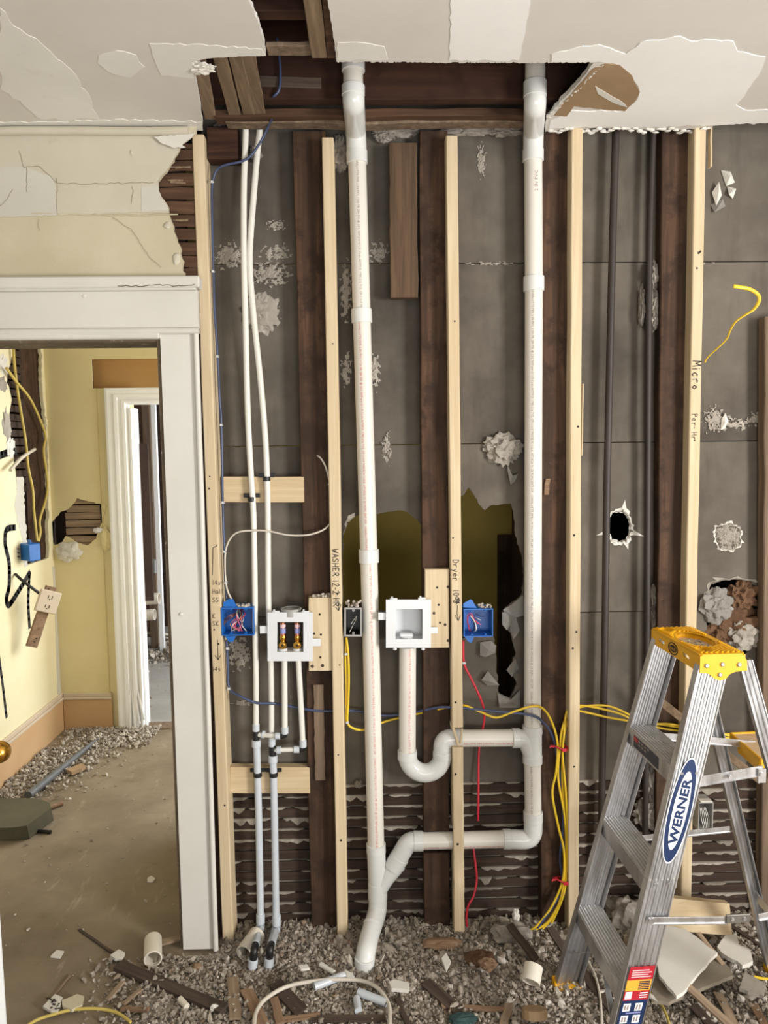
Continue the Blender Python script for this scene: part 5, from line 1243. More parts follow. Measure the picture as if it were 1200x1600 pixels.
# ================================================================== STEP LADDER
LP = dict(x0=.9334, y0=2.0694, th=.0597, H=1.2041, Wc=.2973, Dc=.1288, uf=.0571, bf=.2435, wn=.1452, bw=.0465, tr=.0835, ur=.0397, br=.2851)
lc, ls = math.cos(LP['th']), math.sin(LP['th'])
def LL(u, w_, z): return Vector((LP['x0'] + u * lc + w_ * ls, LP['y0'] + u * ls - w_ * lc, z))
LU = Vector((lc, ls, 0)); LW = Vector((ls, -lc, 0))          # front-to-back, far-to-near
H_ = LP['H']; TR = LP['tr']
uf = lambda z: -(LP['uf'] + LP['bf'] * (H_ - z))
ww = lambda z: LP['wn'] + LP['bw'] * (H_ - z)
ub = lambda z: LP['ur'] + LP['br'] * (H_ - z)
lad = thing('step_ladder', 'aluminium step ladder with yellow top cap standing at the right', 'ladder', LL(0, 0, 0))
def sweep(m, prof, za, zb, ua, side):
    """prof: closed (u, w) loop, w measured inwards from the outer face; swept down the leaning rail"""
    vs = []
    for z in (za, zb):
        for a, b in prof: vs.append(LL(ua(z) + a, side * (ww(z) - b), z))
    n = len(prof); fs = [(i, (i + 1) % n, (i + 1) % n + n, i + n) for i in range(n)] + [tuple(range(n))[::-1], tuple(range(n, 2 * n))]
    if side < 0: fs = [f[::-1] for f in fs]
    m.add(vs, fs)
def rail_prof(W, fl, nfl, t=.002, amp=.0042):
    outer = []; N = nfl * 6
    for i in range(N + 1):
        x = W * i / N; e = amp * (0.5 - 0.5 * math.cos(2 * PI * nfl * i / N)) if .06 < i / N < .94 else 0
        outer.append((x, e))
    inner = [(x, e + t) for x, e in outer if t < x < W - t]
    return outer + [(W, fl), (W - t, fl)] + [(x, e) for x, e in inner[::-1]] + [(t, fl), (0, fl)]
rails = {}
for side, lab in ((1, 'near front rail with the oval label'), (-1, 'far front rail')):
    m = MB(); sweep(m, rail_prof(TR, .026, 5), H_ - .02, .012, uf, side); rails[side] = part('front_rail', m, 'alu', lad, None, lab)
for side in (1, -1):
    m = MB(); sweep(m, rail_prof(.040, .018, 3, .002, .003), H_ - .02, .012, lambda z: ub(z), side); part('rear_rail', m, 'alu', lad)
# oriented box in ladder space
def lbox(m, u0, u1, w0, w1, z0, z1, ch=.001):
    m.box(LL((u0 + u1) / 2, (w0 + w1) / 2, (z0 + z1) / 2), ((u1 - u0) / 2, abs(w1 - w0) / 2, (z1 - z0) / 2), ch, (LU, LW, EZ)); return m
# steps: ribbed tread, front apron, back lip
for k in range(3):
    z = LP['z1'] if 'z1' in LP else .8936 - .3025 * k
    wv = ww(z) - .003; u0 = uf(z)
    m = lbox(MB(), u0, u0 + TR, -wv, wv, z - .004, z); sp = part('step', m, 'alu_worn', lad)
    m = lbox(MB(), u0 - .001, u0 + .002, -wv, wv, z - .052, z - .001); part('step_apron', m, 'alu', sp)
    m = lbox(MB(), u0 + TR - .003, u0 + TR, -wv, wv, z - .03, z - .001); part('step_lip', m, 'alu', sp)
    m = MB()
    for j in range(9): lbox(m, u0 + .004 + j * .0092, u0 + .0075 + j * .0092, -wv, wv, z - .0005, z + .0018, .0006)
    part('tread_ribs', m, 'alu', sp, 'stuff')
    if k == 0:
        q = lambda a, b: (a, b)
        m = lbox(MB(), u0 - .0018, u0 - .0008, -wv + .055, wv - .09, z - .044, z - .008, .0002); lb = part('warning_label', m, 'label_dark', sp)
        m = lbox(MB(), u0 - .0024, u0 - .0014, -wv + .057, -wv + .085, z - .024, z - .010, .0002); part('red_panel', m, 'label_red', lb)
        for j in range(7): m = lbox(MB(), u0 - .0024, u0 - .0014, -wv + .09 + .02 * (j % 4), -wv + .102 + .02 * (j % 4), z - .018 - .011 * (j // 4), z - .012 - .011 * (j // 4), .0002); part('pictogram', m, 'print_grey', lb)
    for sgn in (-1, 1):
        for du in (.02, .06): m = MB(); p = LL(u0 + du, sgn * (ww(z) + .001), z - .012); m.tube([p, p + LW * sgn * .002], .0042, 10, True, False); part('rivet', m, 'alu', sp)
# braces under the lowest step and lower struts
for sgn in (-1, 1):
    z = .8936 - .605; m = MB(); a = LL(uf(z) + .012, sgn * .03, z - .045); b = LL(uf(.13) + .03, sgn * (ww(.13) - .012), .13); lumber(m, a, b, .016, .003, LU, (b - a).cross(LU), 2, 0); part('corner_brace', m, 'alu', lad)
def bar(name, a, b, w_=.018, t=.003, par=lad, mat='alu'):
    m = MB(); d = (b - a).normalized(); lumber(m, a, b, w_, t, d.cross(LW).normalized(), LW, 3, 0, .0006); m2 = d.cross(LW).normalized() * (w_ / 2)
    lumber(m, a + m2, b + m2, .003, .010, d.cross(LW).normalized(), LW, 1, 0, .0004); return part(name, m, mat, par)
def on_plane_w(px, py, wv):
    """sight line onto the ladder side plane at across-distance wv"""
    r = ray(px, py); o = LL(0, wv, 0); return CAM + r * ((o - CAM).dot(LW) / r.dot(LW))
near_w = ww(.45) + .006; far_w = -ww(.55) + .006
a = on_plane_w(1018, 1438, near_w); b = on_plane_w(1136, 1437, near_w); c = on_plane_w(1260, 1417, near_w - .008)
s_ = bar('spreader', a, b); bar('spreader', on_plane_w(1185, 1433, near_w), c)
m = MB(); p = on_plane_w(1153, 1435, near_w + .003); m.box(p, (.034, .003, .012), .0015, (LU, LW, EZ)); hj = part('spreader_hinge', m, 'steel', lad)
for dx in (-.017, .017): m = MB(); m.tube([p + LU * dx, p + LU * dx + LW * .0055], .005, 10, True, False); part('rivet', m, 'alu', hj)
m = MB(); m.tube([a - LW * .004, a + LW * .004], .008, 12, True, False); part('rivet', m, 'alu', lad)
a = on_plane_w(985, 1311, far_w); b = on_plane_w(1140, 1295, far_w); bar('spreader', a, b)
# shelf links
near2 = ww(.86) - .02
bar('shelf_link', on_plane_w(1060, 1226, near2), on_plane_w(1192, 1203, near2 + .01), .026)
bar('shelf_link', on_plane_w(1030, 1150, -ww(.9) + .02), on_plane_w(1180, 1163, -ww(.85) + .03), .022)
m = MB(); p = on_plane_w(1190, 1212, near2 + .014); m.box(p, (.012, .003, .02), .003, (LU, LW, EZ)); part('link_bracket', m, 'alu', lad)
for px, py in ((1189, 1209), (1140, 1214)): m = MB(); p = on_plane_w(px, py, near2 + .014); m.tube([p, p + LW * .006], .006, 12, True, False); part('rivet', m, 'alu', lad)
for i, (wv, za, zb) in enumerate(((-ww(.3) + .012, .30, .20),)):
    m = MB(); a = LL(ub(.24), -ww(.24) + .02, .30); b = LL(ub(.2), ww(.2) - .02, .245); lumber(m, a, b, .03, .003, EZ, LU, 2, 0); part('rear_strut', m, 'alu', lad)
# yellow feet
for side in (1, -1):
    for ua, Wd in ((uf, TR), (ub, .040)):
        u0 = ua(.02); wv = side * ww(.02); m = MB()
        m.box(LL(u0 + Wd / 2, wv - side * .010, .008), (Wd / 2 + .006, .020, .008), .003, (LU, LW, EZ)); m.box(LL(u0 + Wd / 2, wv + side * .003, .022), (Wd / 2 + .004, .003, .018), .002, (LU, LW, EZ))
        m.box(LL(u0, wv - side * .010, .02), (.004, .018, .016), .002, (LU, LW, EZ)); ft = part('foot_pad', m, 'ladder_yellow', lad, None, 'yellow plastic foot')
# top cap
D2, W2 = LP['Dc'] / 2, LP['Wc'] / 2
def ell(cu, cw, ru, rw, n=24): return [(cu + ru * math.cos(2 * PI * k / n), cw + rw * math.sin(2 * PI * k / n)) for k in range(n)]
O_ = LL(0, 0, 0)
outl = [(-D2 + .006, -W2), (D2 - .012, -W2), (D2, -W2 + .012), (D2, W2 - .012), (D2 - .012, W2), (-D2 + .006, W2), (-D2, W2 - .006), (-D2, -W2 + .006)]
big = ell(.0, -.005, .046, .078, 32)
m = MB(); m.slab(outl, [big, ell(-.032, -.115, .013, .016), ell(-.030, .105, .013, .018)], O_, LU, LW, EZ, H_ - .006, H_)
cap = part('top_cap', m, 'ladder_yellow', lad, None, 'yellow plastic top cap')
m = MB(); m.slab(ell(.0, -.005, .050, .082, 32), None, O_, LU, LW, EZ, H_ - .020, H_ - .016); part('tray_floor', m, 'tray_dust', cap, None, 'dusty recess of the top cap')
m = MB(); e1 = ell(.0, -.005, .046, .078, 32)
vs = [LL(a, b, z) for z in (H_, H_ - .018) for a, b in e1]; m.add(vs, [(i, i + 32, (i + 1) % 32 + 32, (i + 1) % 32) for i in range(32)]); part('tray_wall', m, 'ladder_yellow', cap)
m = MB(); rr = random.Random(4)
for j in range(60):
    a = rr.uniform(0, 2 * PI); q = math.sqrt(rr.random()); m.blob(LL(.042 * q * math.cos(a), -.005 + .072 * q * math.sin(a), H_ - .015), (rr.uniform(.002, .005), rr.uniform(.002, .005), .002), j, .6, 2, 0)
part('dust_crumbs', m, 'rubble_pale', cap, 'stuff')
m = MB()
for j in range(-28, 32):                             # diagonal grip ribs, clipped to the cap and clear of the recesses
    run = []
    for q in range(41):
        u = -D2 + .008 + (2 * D2 - .018) * q / 40; w_ = j * .0112 - (u + D2) * .75 + .03
        ok = abs(w_) < W2 - .008 and (u / .053) ** 2 + ((w_ + .005) / .086) ** 2 > 1 and ((u + .032) / .017) ** 2 + ((w_ + .115) / .020) ** 2 > 1 and ((u + .03) / .017) ** 2 + ((w_ - .105) / .022) ** 2 > 1
        if ok: run.append((u, w_))
        if (not ok or q == 40) and len(run) > 2:
            a, b = run[0], run[-1]; A_ = LL(a[0], a[1], H_ + .0016); B_ = LL(b[0], b[1], H_ + .0016); lumber(m, A_, B_, .0045, .0045, (B_ - A_).cross(EZ), EZ, 1, 0, .0003)
        if not ok: run = []
part('grip_ribs', m, 'ladder_yellow', cap, 'stuff')
SK = .062
fw = [(-W2 + .004, H_ - .004), (-W2 + .004, H_ - .046), (W2 - .002, H_ - .05), (W2 - .002, H_ - .004)]
slot = lambda a, b: [(a, H_ - .024), (a + .004, H_ - .029), (b - .004, H_ - .033), (b, H_ - .028), (b - .004, H_ - .022), (a + .004, H_ - .018)]
m = MB(); m.slab(fw, [slot(-.105, -.06), slot(.045, .09)], LL(-D2, 0, 0), LW, EZ, -LU, -.004, 0); fs_ = part('front_skirt', m, 'ladder_yellow', cap)
m = MB(); m.slab(ell(-.005, H_ - .026, .029, .018, 28), [ell(-.005, H_ - .026, .0255, .0148, 28)], LL(-D2, 0, 0), LW, EZ, -LU, 0, .0015); m.slab(ell(-.005, H_ - .026, .021, .0105, 24), None, LL(-D2, 0, 0), LW, EZ, -LU, 0, .0008); part('oval_badge', m, 'black_plastic', cap, None, 'small black oval badge')
m = MB(); tv, tf = text_mesh('WERNER', 1); tx = max(v[0] for v in tv)
m.add([LL(-D2, 0, 0) - LU * .0016 + LW * (-.005 + (v[0] / tx - .5) * .034) + EZ * (H_ - .026 + (v[1] - .35) * .011) for v in tv], tf); part('badge_lettering', m, 'ladder_yellow', cap)
for side in (1, -1):
    lobe = [(-D2, H_ - .004), (-D2, H_ - .05), (-D2 + .022, H_ - .052), (-D2 + .032, H_ - .058), (-D2 + .042, H_ - .068), (-D2 + .058, H_ - .073), (-D2 + .074, H_ - .068), (-D2 + .084, H_ - .056), (D2 - .03, H_ - .050), (D2 + .004, H_ - .048), (D2 + .002, H_ - .02), (D2 - .008, H_ - .004)]
    m = MB(); m.slab(lobe, None, LL(0, side * W2, 0), LU, EZ, LW * side, -.004, .001); sk = part('side_skirt', m, 'ladder_yellow', cap)
    for (a, z) in ((-D2 + .018, H_ - .030), (-D2 + .062, H_ - .028), (D2 - .020, H_ - .030), (-D2 + .056, H_ - .056)):
        p = LL(a, side * (W2 + .001), z); m = MB(); m.tube([p, p + LW * side * .003, p + LW * side * .0042], [.0062, .0062, .004], 12); part('rivet', m, 'alu', sk)
m = MB(); m.slab([(-W2 + .004, H_ - .004), (-W2 + .004, H_ - .046), (W2 - .004, H_ - .046), (W2 - .004, H_ - .004)], None, LL(D2, 0, 0), LW, EZ, LU, -.004, 0); part('back_skirt', m, 'ladder_yellow', cap)
# oval maker's label on the near rail
za, zb_ = .93, .63
railp = lambda t: LL(uf(za + (zb_ - za) * t) + TR / 2, ww(za + (zb_ - za) * t) + .0012, za + (zb_ - za) * t)
R0 = railp(.02); R1 = railp(.98); Rd = (R1 - R0); RL = Rd.length; Rd.normalize(); Ru = LU - Rd * LU.dot(Rd); Ru.normalize(); Rn = LW
Rc = (R0 + R1) / 2
def oval(a, b): return ell(0, 0, a, b, 40)
for nm, a, b, mat, th in (('oval_label', RL / 2, .034, 'label_white', .0006), ('navy_oval', RL / 2 - .004, .031, 'navy', .0009), ('white_oval', RL / 2 * .74, .0205, 'label_white', .0012)):
    m = MB(); m.slab(oval(a, b), None, Rc, Rd, Ru, Rn, 0, th)
    if nm == 'oval_label': ov = part(nm, m, mat, rails[1])
    else: part(nm, m, mat, rails[1])
tv, tf = text_mesh('WERNER', 2, .035); tx = max(v[0] for v in tv)
m = MB(); Lt = RL * .62; ht = .034
m.add([Rc - Rd * ((v[0] / tx - .5) * Lt) + (-Ru) * ((v[1] - .35) * ht) + Rn * .0016 for v in tv], tf); part('lettering', m, 'navy', rails[1])
# safety label lower on the near rail
def rbox(z0, z1, u0, u1, mat, nm, lift=.001):
    m = MB(); vs = []
    pts = [(u0, z0), (u1, z0), (u1, z1), (u0, z1)]
    for l_ in (0, lift): vs += [LL(uf(z) + u * TR, ww(z) + .0005 + l_, z) for u, z in pts]
    m.add(vs, [(4, 5, 6, 7), (0, 3, 2, 1), (0, 1, 5, 4), (1, 2, 6, 5), (2, 3, 7, 6), (3, 0, 4, 7)]); return part(nm, m, mat, rails[1])
rbox(.02, .352, .1, .93, 'navy', 'safety_label'); rbox(.318, .354, .1, .93, 'label_red', 'label_panel', .0016); rbox(.288, .318, .1, .93, 'label_orange', 'label_panel', .0016); rbox(.262, .288, .1, .93, 'label_red', 'label_panel', .0016)
rbox(.266, .286, .14, .36, 'label_white', 'label_panel', .0022)
for r_ in range(5): rbox(.2925 + .005 * r_ - .0015, .2940 + .005 * r_, .52, .88, 'label_dark', 'print_line', .0022)
for r_ in range(3): rbox(.268 + .006 * r_, .2705 + .006 * r_, .62, .88, 'label_white', 'print_line', .0022)
for r_ in range(4): rbox(.325 + .006 * r_, .3275 + .006 * r_, .2, .86 - .1 * (r_ % 2), 'print_pink', 'print_line', .0022)
for r_ in range(7):
    z0 = .232 - .033 * r_
    for u0 in (.17, .57):
        rbox(z0, z0 + .021, u0, u0 + .24, 'label_white', 'pictogram', .0016)
        for d in (0.04, .13): rbox(z0 + .004, z0 + .017, u0 + d, u0 + d + .05, 'print_grey', 'pictogram_mark', .0022)
    rbox(z0 - .007, z0 - .004, .3, .8, 'print_blue', 'print_line', .0016)
# rivet line where the label of the rail ends
# pail shelf folded behind
zt = .835
c0, c1, c2, c3 = atZ(1142, 1146, zt), atZ(1189, 1186, zt), None, None
c3 = c0 + LU * .24; c2 = c1 + LU * .24
oo = [(c0.x, c0.y), (c1.x, c1.y), (c2.x, c2.y), (c3.x, c3.y)]
m = MB(); m.slab(oo, None, (0, 0, 0), EX, EY, EZ, zt - .006, zt - .002); ps = part('pail_shelf', m, 'tray_dust', lad, None, 'dusty pail shelf with yellow rim')
for p, q in ((c0, c1), (c0, c3), (c1, c2), (c3, c2)):
    m = MB(); d = (q - p).normalized(); lumber(m, p - EZ * .012, q - EZ * .012, .03, .007, EZ, d.cross(EZ), 2, 0); part('shelf_rim', m, 'ladder_yellow', ps)
m = MB(); a = c0.lerp(c1, .15); b = c0.lerp(c1, .95); lumber(m, a - EZ * .035 + LU * .02, b - EZ * .035 + LU * .02, .035, .02, EZ, LU, 2, 0); part('shelf_lug', m, 'ladder_yellow', ps)

# ================================================================== RUBBLE AND DEBRIS
DIPS = [(p.x, p.y - dy) for p, dy in ((atZ(381, 1492, .03), .015), (atZ(381, 1492, .03), .06), (atZ(394, 1520, 0), .02), (atZ(420, 1526, 0), .02), (atZ(568, 1530, 0), .03))]
def bed(x, y):
    """height of the debris bed above the floor"""
    wallk = max(0.0, min(1.0, (y - 2.2) / 0.38))
    left = max(0.0, min(1.0, (x + 1.02 - (2.45 - y) * 0.28) / 0.34))
    n = 0.5 + 0.5 * mnoise.noise(Vector((x * 3.1, y * 3.1, 0))) + 0.28 * mnoise.noise(Vector((x * 9, y * 9, 3)))
    dip = sum(math.exp(-((x - a) ** 2 + (y - b) ** 2) / 0.0022) for a, b in DIPS)
    return -0.014 * min(1.0, dip) * left + left * (0.004 + 0.016 * n + 0.02 * max(0.0, 1 - ((x - 1.0) ** 2 + (y - 2.52) ** 2) / 0.05))
m = MB(); nx, ny = 150, 60; x0, x1, y0, y1 = -1.15, 1.7, 1.72, 2.598
idx = {}
for i in range(nx + 1):
    for j in range(ny + 1):
        x = x0 + (x1 - x0) * i / nx; y = y0 + (y1 - y0) * j / ny; h = bed(x, y) - .006
        if x < -0.575 and y > 2.44: h = -.01
        idx[i, j] = len(m.v); m.v.append(Vector((x, y, h + random.uniform(-.003, .003))))
for i in range(nx):
    for j in range(ny):
        q = (idx[i, j], idx[i + 1, j], idx[i + 1, j + 1], idx[i, j + 1])
        if max(m.v[k].z for k in q) > .003: m.f.append(q); m.sm.append(False)
o = stuff('debris_bed', m, 'rubble'); o['label'] = 'grey bed of loose insulation and dust covering the floor'; o['category'] = 'rubble'
def scatter(name, n, place, sizes, mat, seed, label, sub=0, flat=(.35, 1.0)):
    rg = np.random.default_rng(seed); bv, bf = ICO[sub]; bv = np.array([tuple(v) for v in bv]); bf = np.array(bf); V = []; F = []; k = 0; tries = 0
    while k < n and tries < n * 8:
        tries += 1; p = place(rg)
        if p is None: continue
        s = sizes[0] + (sizes[1] - sizes[0]) * rg.random() ** 2.6
        sc = np.array([s * rg.uniform(.6, 1.7), s * rg.uniform(.45, 1.0), s * rg.uniform(*flat)])
        v = bv * (1 + rg.uniform(-.3, .34, (len(bv), 1))) * sc
        A = rg.normal(size=4); A /= np.linalg.norm(A); w_, x, y, z = A
        R = np.array([[1 - 2 * (y * y + z * z), 2 * (x * y - z * w_), 2 * (x * z + y * w_)], [2 * (x * y + z * w_), 1 - 2 * (x * x + z * z), 2 * (y * z - x * w_)], [2 * (x * z - y * w_), 2 * (y * z + x * w_), 1 - 2 * (x * x + y * y)]])
        V.append(v @ R.T + np.array(p)); F.append(bf + k * len(bv)); k += 1
    V = np.concatenate(V); F = np.concatenate(F)
    me = bpy.data.meshes.new(name); me.from_pydata(V, [], F.tolist()); me.update()
    o = link(name, me, mat); o['kind'] = 'stuff'; o['label'] = label; o['category'] = 'rubble'; return o
def place_main(rg):
    x = rg.uniform(-1.0, 1.6); y = 1.75 + .845 * rg.random() ** .8; b = bed(x, y)
    if x < -0.545 and y > 2.43: return None
    if x < -0.72 and b < .008 and rg.random() > b / .008 * .5: return None
    b = max(b, .002)
    return (x, y, b + rg.uniform(-.006, .006))
scatter('loose_insulation', 24000, place_main, (.002, .009), 'rubble', 5, 'shredded grey insulation and plaster crumbs heaped along the wall', 0)
def place_fib(rg):
    p = place_main(rg); return None if p is None else (p[0], p[1], p[2] + .004)
scatter('insulation_fibres', 5000, place_fib, (.004, .011), 'rubble', 17, 'thin grey fibres and splinters lying loose over the debris bed', 0, (.08, .2))
def place_clump(rg):
    x = rg.uniform(-.5, 1.5); y = rg.uniform(2.36, 2.6); return (x, y, bed(x, y) + rg.uniform(-.004, .008))
scatter('fluff_clump', 9000, place_main, (.004, .012), 'rubble', 16, 'small matted clumps of grey insulation all over the debris bed', 1, (.5, .9))
scatter('insulation_clump', 900, place_clump, (.006, .019), 'rubble', 6, 'fluffier insulation clumps at the foot of the wall', 1)
def place_pale(rg):
    x = rg.uniform(.2, 1.4); y = rg.uniform(1.9, 2.45); return (x, y, bed(x, y) + rg.uniform(0, .012)) if rg.random() < .4 + .6 * abs(x - .75) else None
scatter('pale_crumbs', 700, place_pale, (.004, .018), 'rubble_pale', 8, 'pale plaster crumbs strewn over the debris around the ladder', 0)
def place_floor(rg):
    x = rg.uniform(-1.9, -.6); y = rg.uniform(1.9, 4.4); return (x, y, .002)
scatter('floor_crumbs', 260, place_floor, (.002, .009), 'rubble_pale', 9, 'tiny crumbs dotted over the open floor on the left', 0)
def place_hall(rg):
    y = 4.55 - 1.0 * rg.random() ** 1.8; k = (4.55 - y); x = HX + .03 + abs(rg.normal()) * (.28 - .16 * k) + (rg.uniform(0, .55) if y > 4.25 else 0)
    return (x, y, rg.uniform(0, .02)) if x < -1.35 else None
scatter('hall_rubble', 4200, place_hall, (.003, .014), 'rubble_pale', 10, 'pale rubble swept along the hall baseboard', 0)
def place_far(rg): return (rg.uniform(-1.9, -1.3), rg.uniform(6.0, 7.0), rg.uniform(0, .06))
scatter('far_rubble', 900, place_far, (.008, .03), 'rubble_pale', 12, 'rubble heaped on the far room floor', 0)
def place_far2(rg): return (rg.uniform(-1.9, -1.0), rg.uniform(4.75, 6.4), .003)
scatter('far_crumbs', 120, place_far2, (.006, .03), 'rubble_pale', 13, 'flakes strewn on the grey far room floor', 0, (.1, .3))

def stick(name, p0, p1, wpx, mat, label, cat='lath', z0=None, z1=None, th=.008, group=None, roll=0.0):
    def gp(p, z):
        q = atZ(p[0], p[1], 0.03); return atZ(p[0], p[1], (bed(q.x, q.y) + .010) if z is None else z)
    a = gp(p0, z0); b = gp(p1, z1); d = (b - a); L = d.length; d.normalize(); sd = d.cross(EZ).normalized(); up = sd.cross(d)
    sd = (sd * math.cos(roll) + up * math.sin(roll)).normalized(); up = sd.cross(d)
    wd = sz(wpx, ((a + b) / 2).y); m = MB(); n = 6; vs = []; fs = []
    for i in range(n + 1):
        t = i / n; x = (t - .5) * L; j = random.uniform(-.0015, .0015)
        e = random.uniform(-.12, .12) * wd if i in (0, n) else 0
        for (y, z) in ((-wd / 2, -th / 2), (wd / 2, -th / 2), (wd / 2, th / 2), (-wd / 2, th / 2)): vs.append(Vector((x + (e if y > 0 else -e), y + j, z)))
    for i in range(n):
        for k in range(4): a_ = i * 4 + k; b_ = i * 4 + (k + 1) % 4; fs.append((a_, a_ + 4, b_ + 4, b_))
    fs += [(3, 2, 1, 0)[::-1], (n * 4, n * 4 + 1, n * 4 + 2, n * 4 + 3)[::-1]]
    m.add(vs, [f[::-1] for f in fs]); me = m.mesh(name, Vector()); o = link(name, me, mat)
    c = (a + b) / 2; o.matrix_world = Matrix(((d.x, sd.x, up.x, c.x), (d.y, sd.y, up.y, c.y), (d.z, sd.z, up.z, c.z), (0, 0, 0, 1)))
    return tag(o, label, cat, group)
G_ = 'lath scraps on the debris'
stick('lath_scrap', (184, 1508), (350, 1578), 20, 'stick_dark', 'long dark board scrap lying aslant at the bottom left', 'board', th=.014)
stick('lath_scrap', (363, 1528), (368, 1592), 19, 'stick_pale', 'pale lath scrap pointing at the viewer under the two grey stubs', group=G_)
stick('lath_scrap', (384, 1546), (412, 1602), 20, 'wood_red', 'reddish lath scrap just left of the white floor cable', group=G_)
stick('lath_scrap', (430, 1536), (472, 1582), 24, 'stick_dark', 'wide dark board scrap under the white floor cable', group=G_)
stick('lath_scrap', (428, 1560), (438, 1600), 14, 'wood_red', 'short reddish lath scrap inside the loop of white floor cable', group=G_)
stick('lath_scrap', (440, 1594), (500, 1586), 10, 'wood_red', 'splintered reddish strip at the foot of the dark board scrap', group=G_)
stick('lath_scrap', (486, 1592), (602, 1592), 13, 'stick_dark', 'dark strip lying level at the bottom edge inside the cable loop', group=G_)
stick('lath_scrap', (620, 1560), (638, 1602), 9, 'stick_dark', 'thin dark lath scrap right of the white floor cable', group=G_)
stick('lath_scrap', (665, 1535), (722, 1585), 22, 'stick_dark', 'dark board scrap half buried in the middle of the debris', group=G_)
stick('lath_scrap', (690, 1572), (790, 1578), 8, 'wood_red', 'thin reddish splinter lying level near the bottom middle', group=G_)
stick('lath_scrap', (796, 1570), (786, 1604), 14, 'stick_pale', 'pale lath scrap at the bottom edge left of the loose white pipe', group=G_)
stick('lath_scrap', (906, 1515), (990, 1612), 22, 'stick_dark', 'dark board scrap under the lowest ladder step', group=G_)
stick('lath_scrap', (1062, 1530), (1160, 1620), 15, 'stick_pale', 'long pale lath scrap lying aslant right of the ladder', group=G_, z0=.10, z1=.06)
stick('lath_scrap', (1122, 1552), (1150, 1606), 15, 'stick_pale', 'shorter lath scrap beside the grey tile piece', group=G_)
stick('lath_scrap', (1084, 1572), (1118, 1612), 18, 'stick_dark', 'dark wedge of lath at the bottom right', group=G_)
stick('lath_scrap', (1090, 1458), (1140, 1520), 9, 'stick_pale', 'thin lath scrap leaning over the drywall sheets', group=G_, z0=.12, z1=.06)
stick('lath_scrap', (1178, 1570), (1196, 1606), 14, 'wood_red', 'reddish lath scrap at the bottom right corner', group=G_)
stick('lath_scrap', (1140, 1445), (1190, 1480), 8, 'stick_dark', 'dark stick between the wood offcut and the ladder rear leg', group=G_)
stick('lath_scrap', (168, 1562), (192, 1534), 7, 'stick_pale', 'thin lath scrap beside the long dark board scrap', group=G_)
stick('lath_scrap', (192, 1570), (220, 1546), 6, 'stick_pale', 'thin pale splinter below the long dark board scrap', group=G_)
stick('lath_scrap', (190, 1576), (232, 1578), 8, 'wood_red', 'small reddish splinter at the bottom left', group=G_)
stick('lath_scrap', (796, 1445), (838, 1500), 14, 'stick_dark', 'lath scrap sticking up behind the loose white pipe', group=G_, z0=.09, z1=.05)
stick('lath_scrap', (860, 1450), (880, 1482), 14, 'stick_dark', 'lath scrap behind the ladder foot', group=G_, z0=.08, z1=.05)
stick('lath_scrap', (236, 1478), (290, 1462), 12, 'stick_pale', 'weathered strip behind the loose white pipe by the door casing', group=G_)
stick('lath_scrap', (124, 1452), (204, 1508), 4, 'stick_dark', 'thin curved splinter on the bare floor', group=G_, z0=.004, z1=.01, th=.004)
stick('lath_scrap', (84, 1556), (110, 1524), 3, 'stick_pale', 'hair-thin pale splinter on the bare floor', group=G_, z0=.004, z1=.004, th=.003)
a = atY(1022, 1088, 2.48); b = atY(1186, 1218, 2.40)
m = MB(); lumber(m, a, b, .034, .010, EZ, EY, 6, .002); solo('leaning_lath', m, 'lath_ceiling', 'lath leaning aslant behind the ladder', 'lath')
# loose lengths of white pipe
def loose_pipe(p0, p1, z0, z1, label, r=.0302, mat='pvc_dirty', txt=False):
    a = atZ(p0[0], p0[1], z0); b = atZ(p1[0], p1[1], z1); m = MB(); m.pipe(a, b, r, r - .0045, 26)
    o = solo('loose_pipe', m, mat, label, 'pipe', 'loose white pipe ends')
    if txt: pipe_print('pipe_print', 'PIPE 2 IN', b + EZ * .0, a, r, .011, 'print_grey', o, 0)
    return o
loose_pipe((239, 1499), (239, 1468), .032, .034, 'loose white pipe end beside the foot of the door casing', txt=True)
loose_pipe((829, 1535), (834, 1508), .055, .085, 'loose white pipe end lying left of the ladder foot')
loose_pipe((381, 1490), (402, 1460), .028, .036, 'loose dusty pipe end behind the two grey stubs')
def rod(name, p0, p1, r, mat, label, z=None, cat='pipe', grp='grey tubing offcuts'):
    q = atZ(p0[0], p0[1], .04); zz = bed(q.x, q.y) + .014 if z is None else z
    m = MB(); m.tube([atZ(p0[0], p0[1], zz), atZ(p1[0], p1[1], zz)], r, 12, True); return solo(name, m, mat, label, cat, grp)
rod('tube_offcut', (491, 1542), (542, 1522), .0128, 'pex_grey', 'grey tubing offcut crossing the white floor cable')
rod('tube_offcut', (560, 1550), (604, 1567), .0128, 'pex_grey', 'grey tubing offcut lying right inside the cable loop')
rod('tube_offcut', (557, 1560), (560, 1580), .0120, 'pex_grey', 'short stubby grey tubing offcut inside the cable loop')
rod('tube_offcut', (501, 1507), (522, 1520), .0085, 'pex', 'small white tubing offcut left of the drain foot')
rod('tube_offcut', (281, 1561), (292, 1573), .010, 'pvc_dirty', 'tiny white tubing offcut below the long dark board scrap')
def fcable(pts, r, mat, label, lift=.012):
    m = MB(); P3 = []
    for px, py in pts:
        q = atZ(px, py, .04); P3.append(atZ(px, py, max(.006, bed(q.x, q.y) + lift)))
    m.tube(catmull(P3, 6), r, 8); solo('floor_cable', m, mat, label, 'cable')
fcable([(396, 1640), (397, 1602), (401, 1580), (416, 1560), (450, 1541), (500, 1532), (555, 1531), (586, 1541), (604, 1562), (609, 1582), (607, 1640)], .0065, 'cable_white', 'white cable looping over the debris at the bottom', .022)
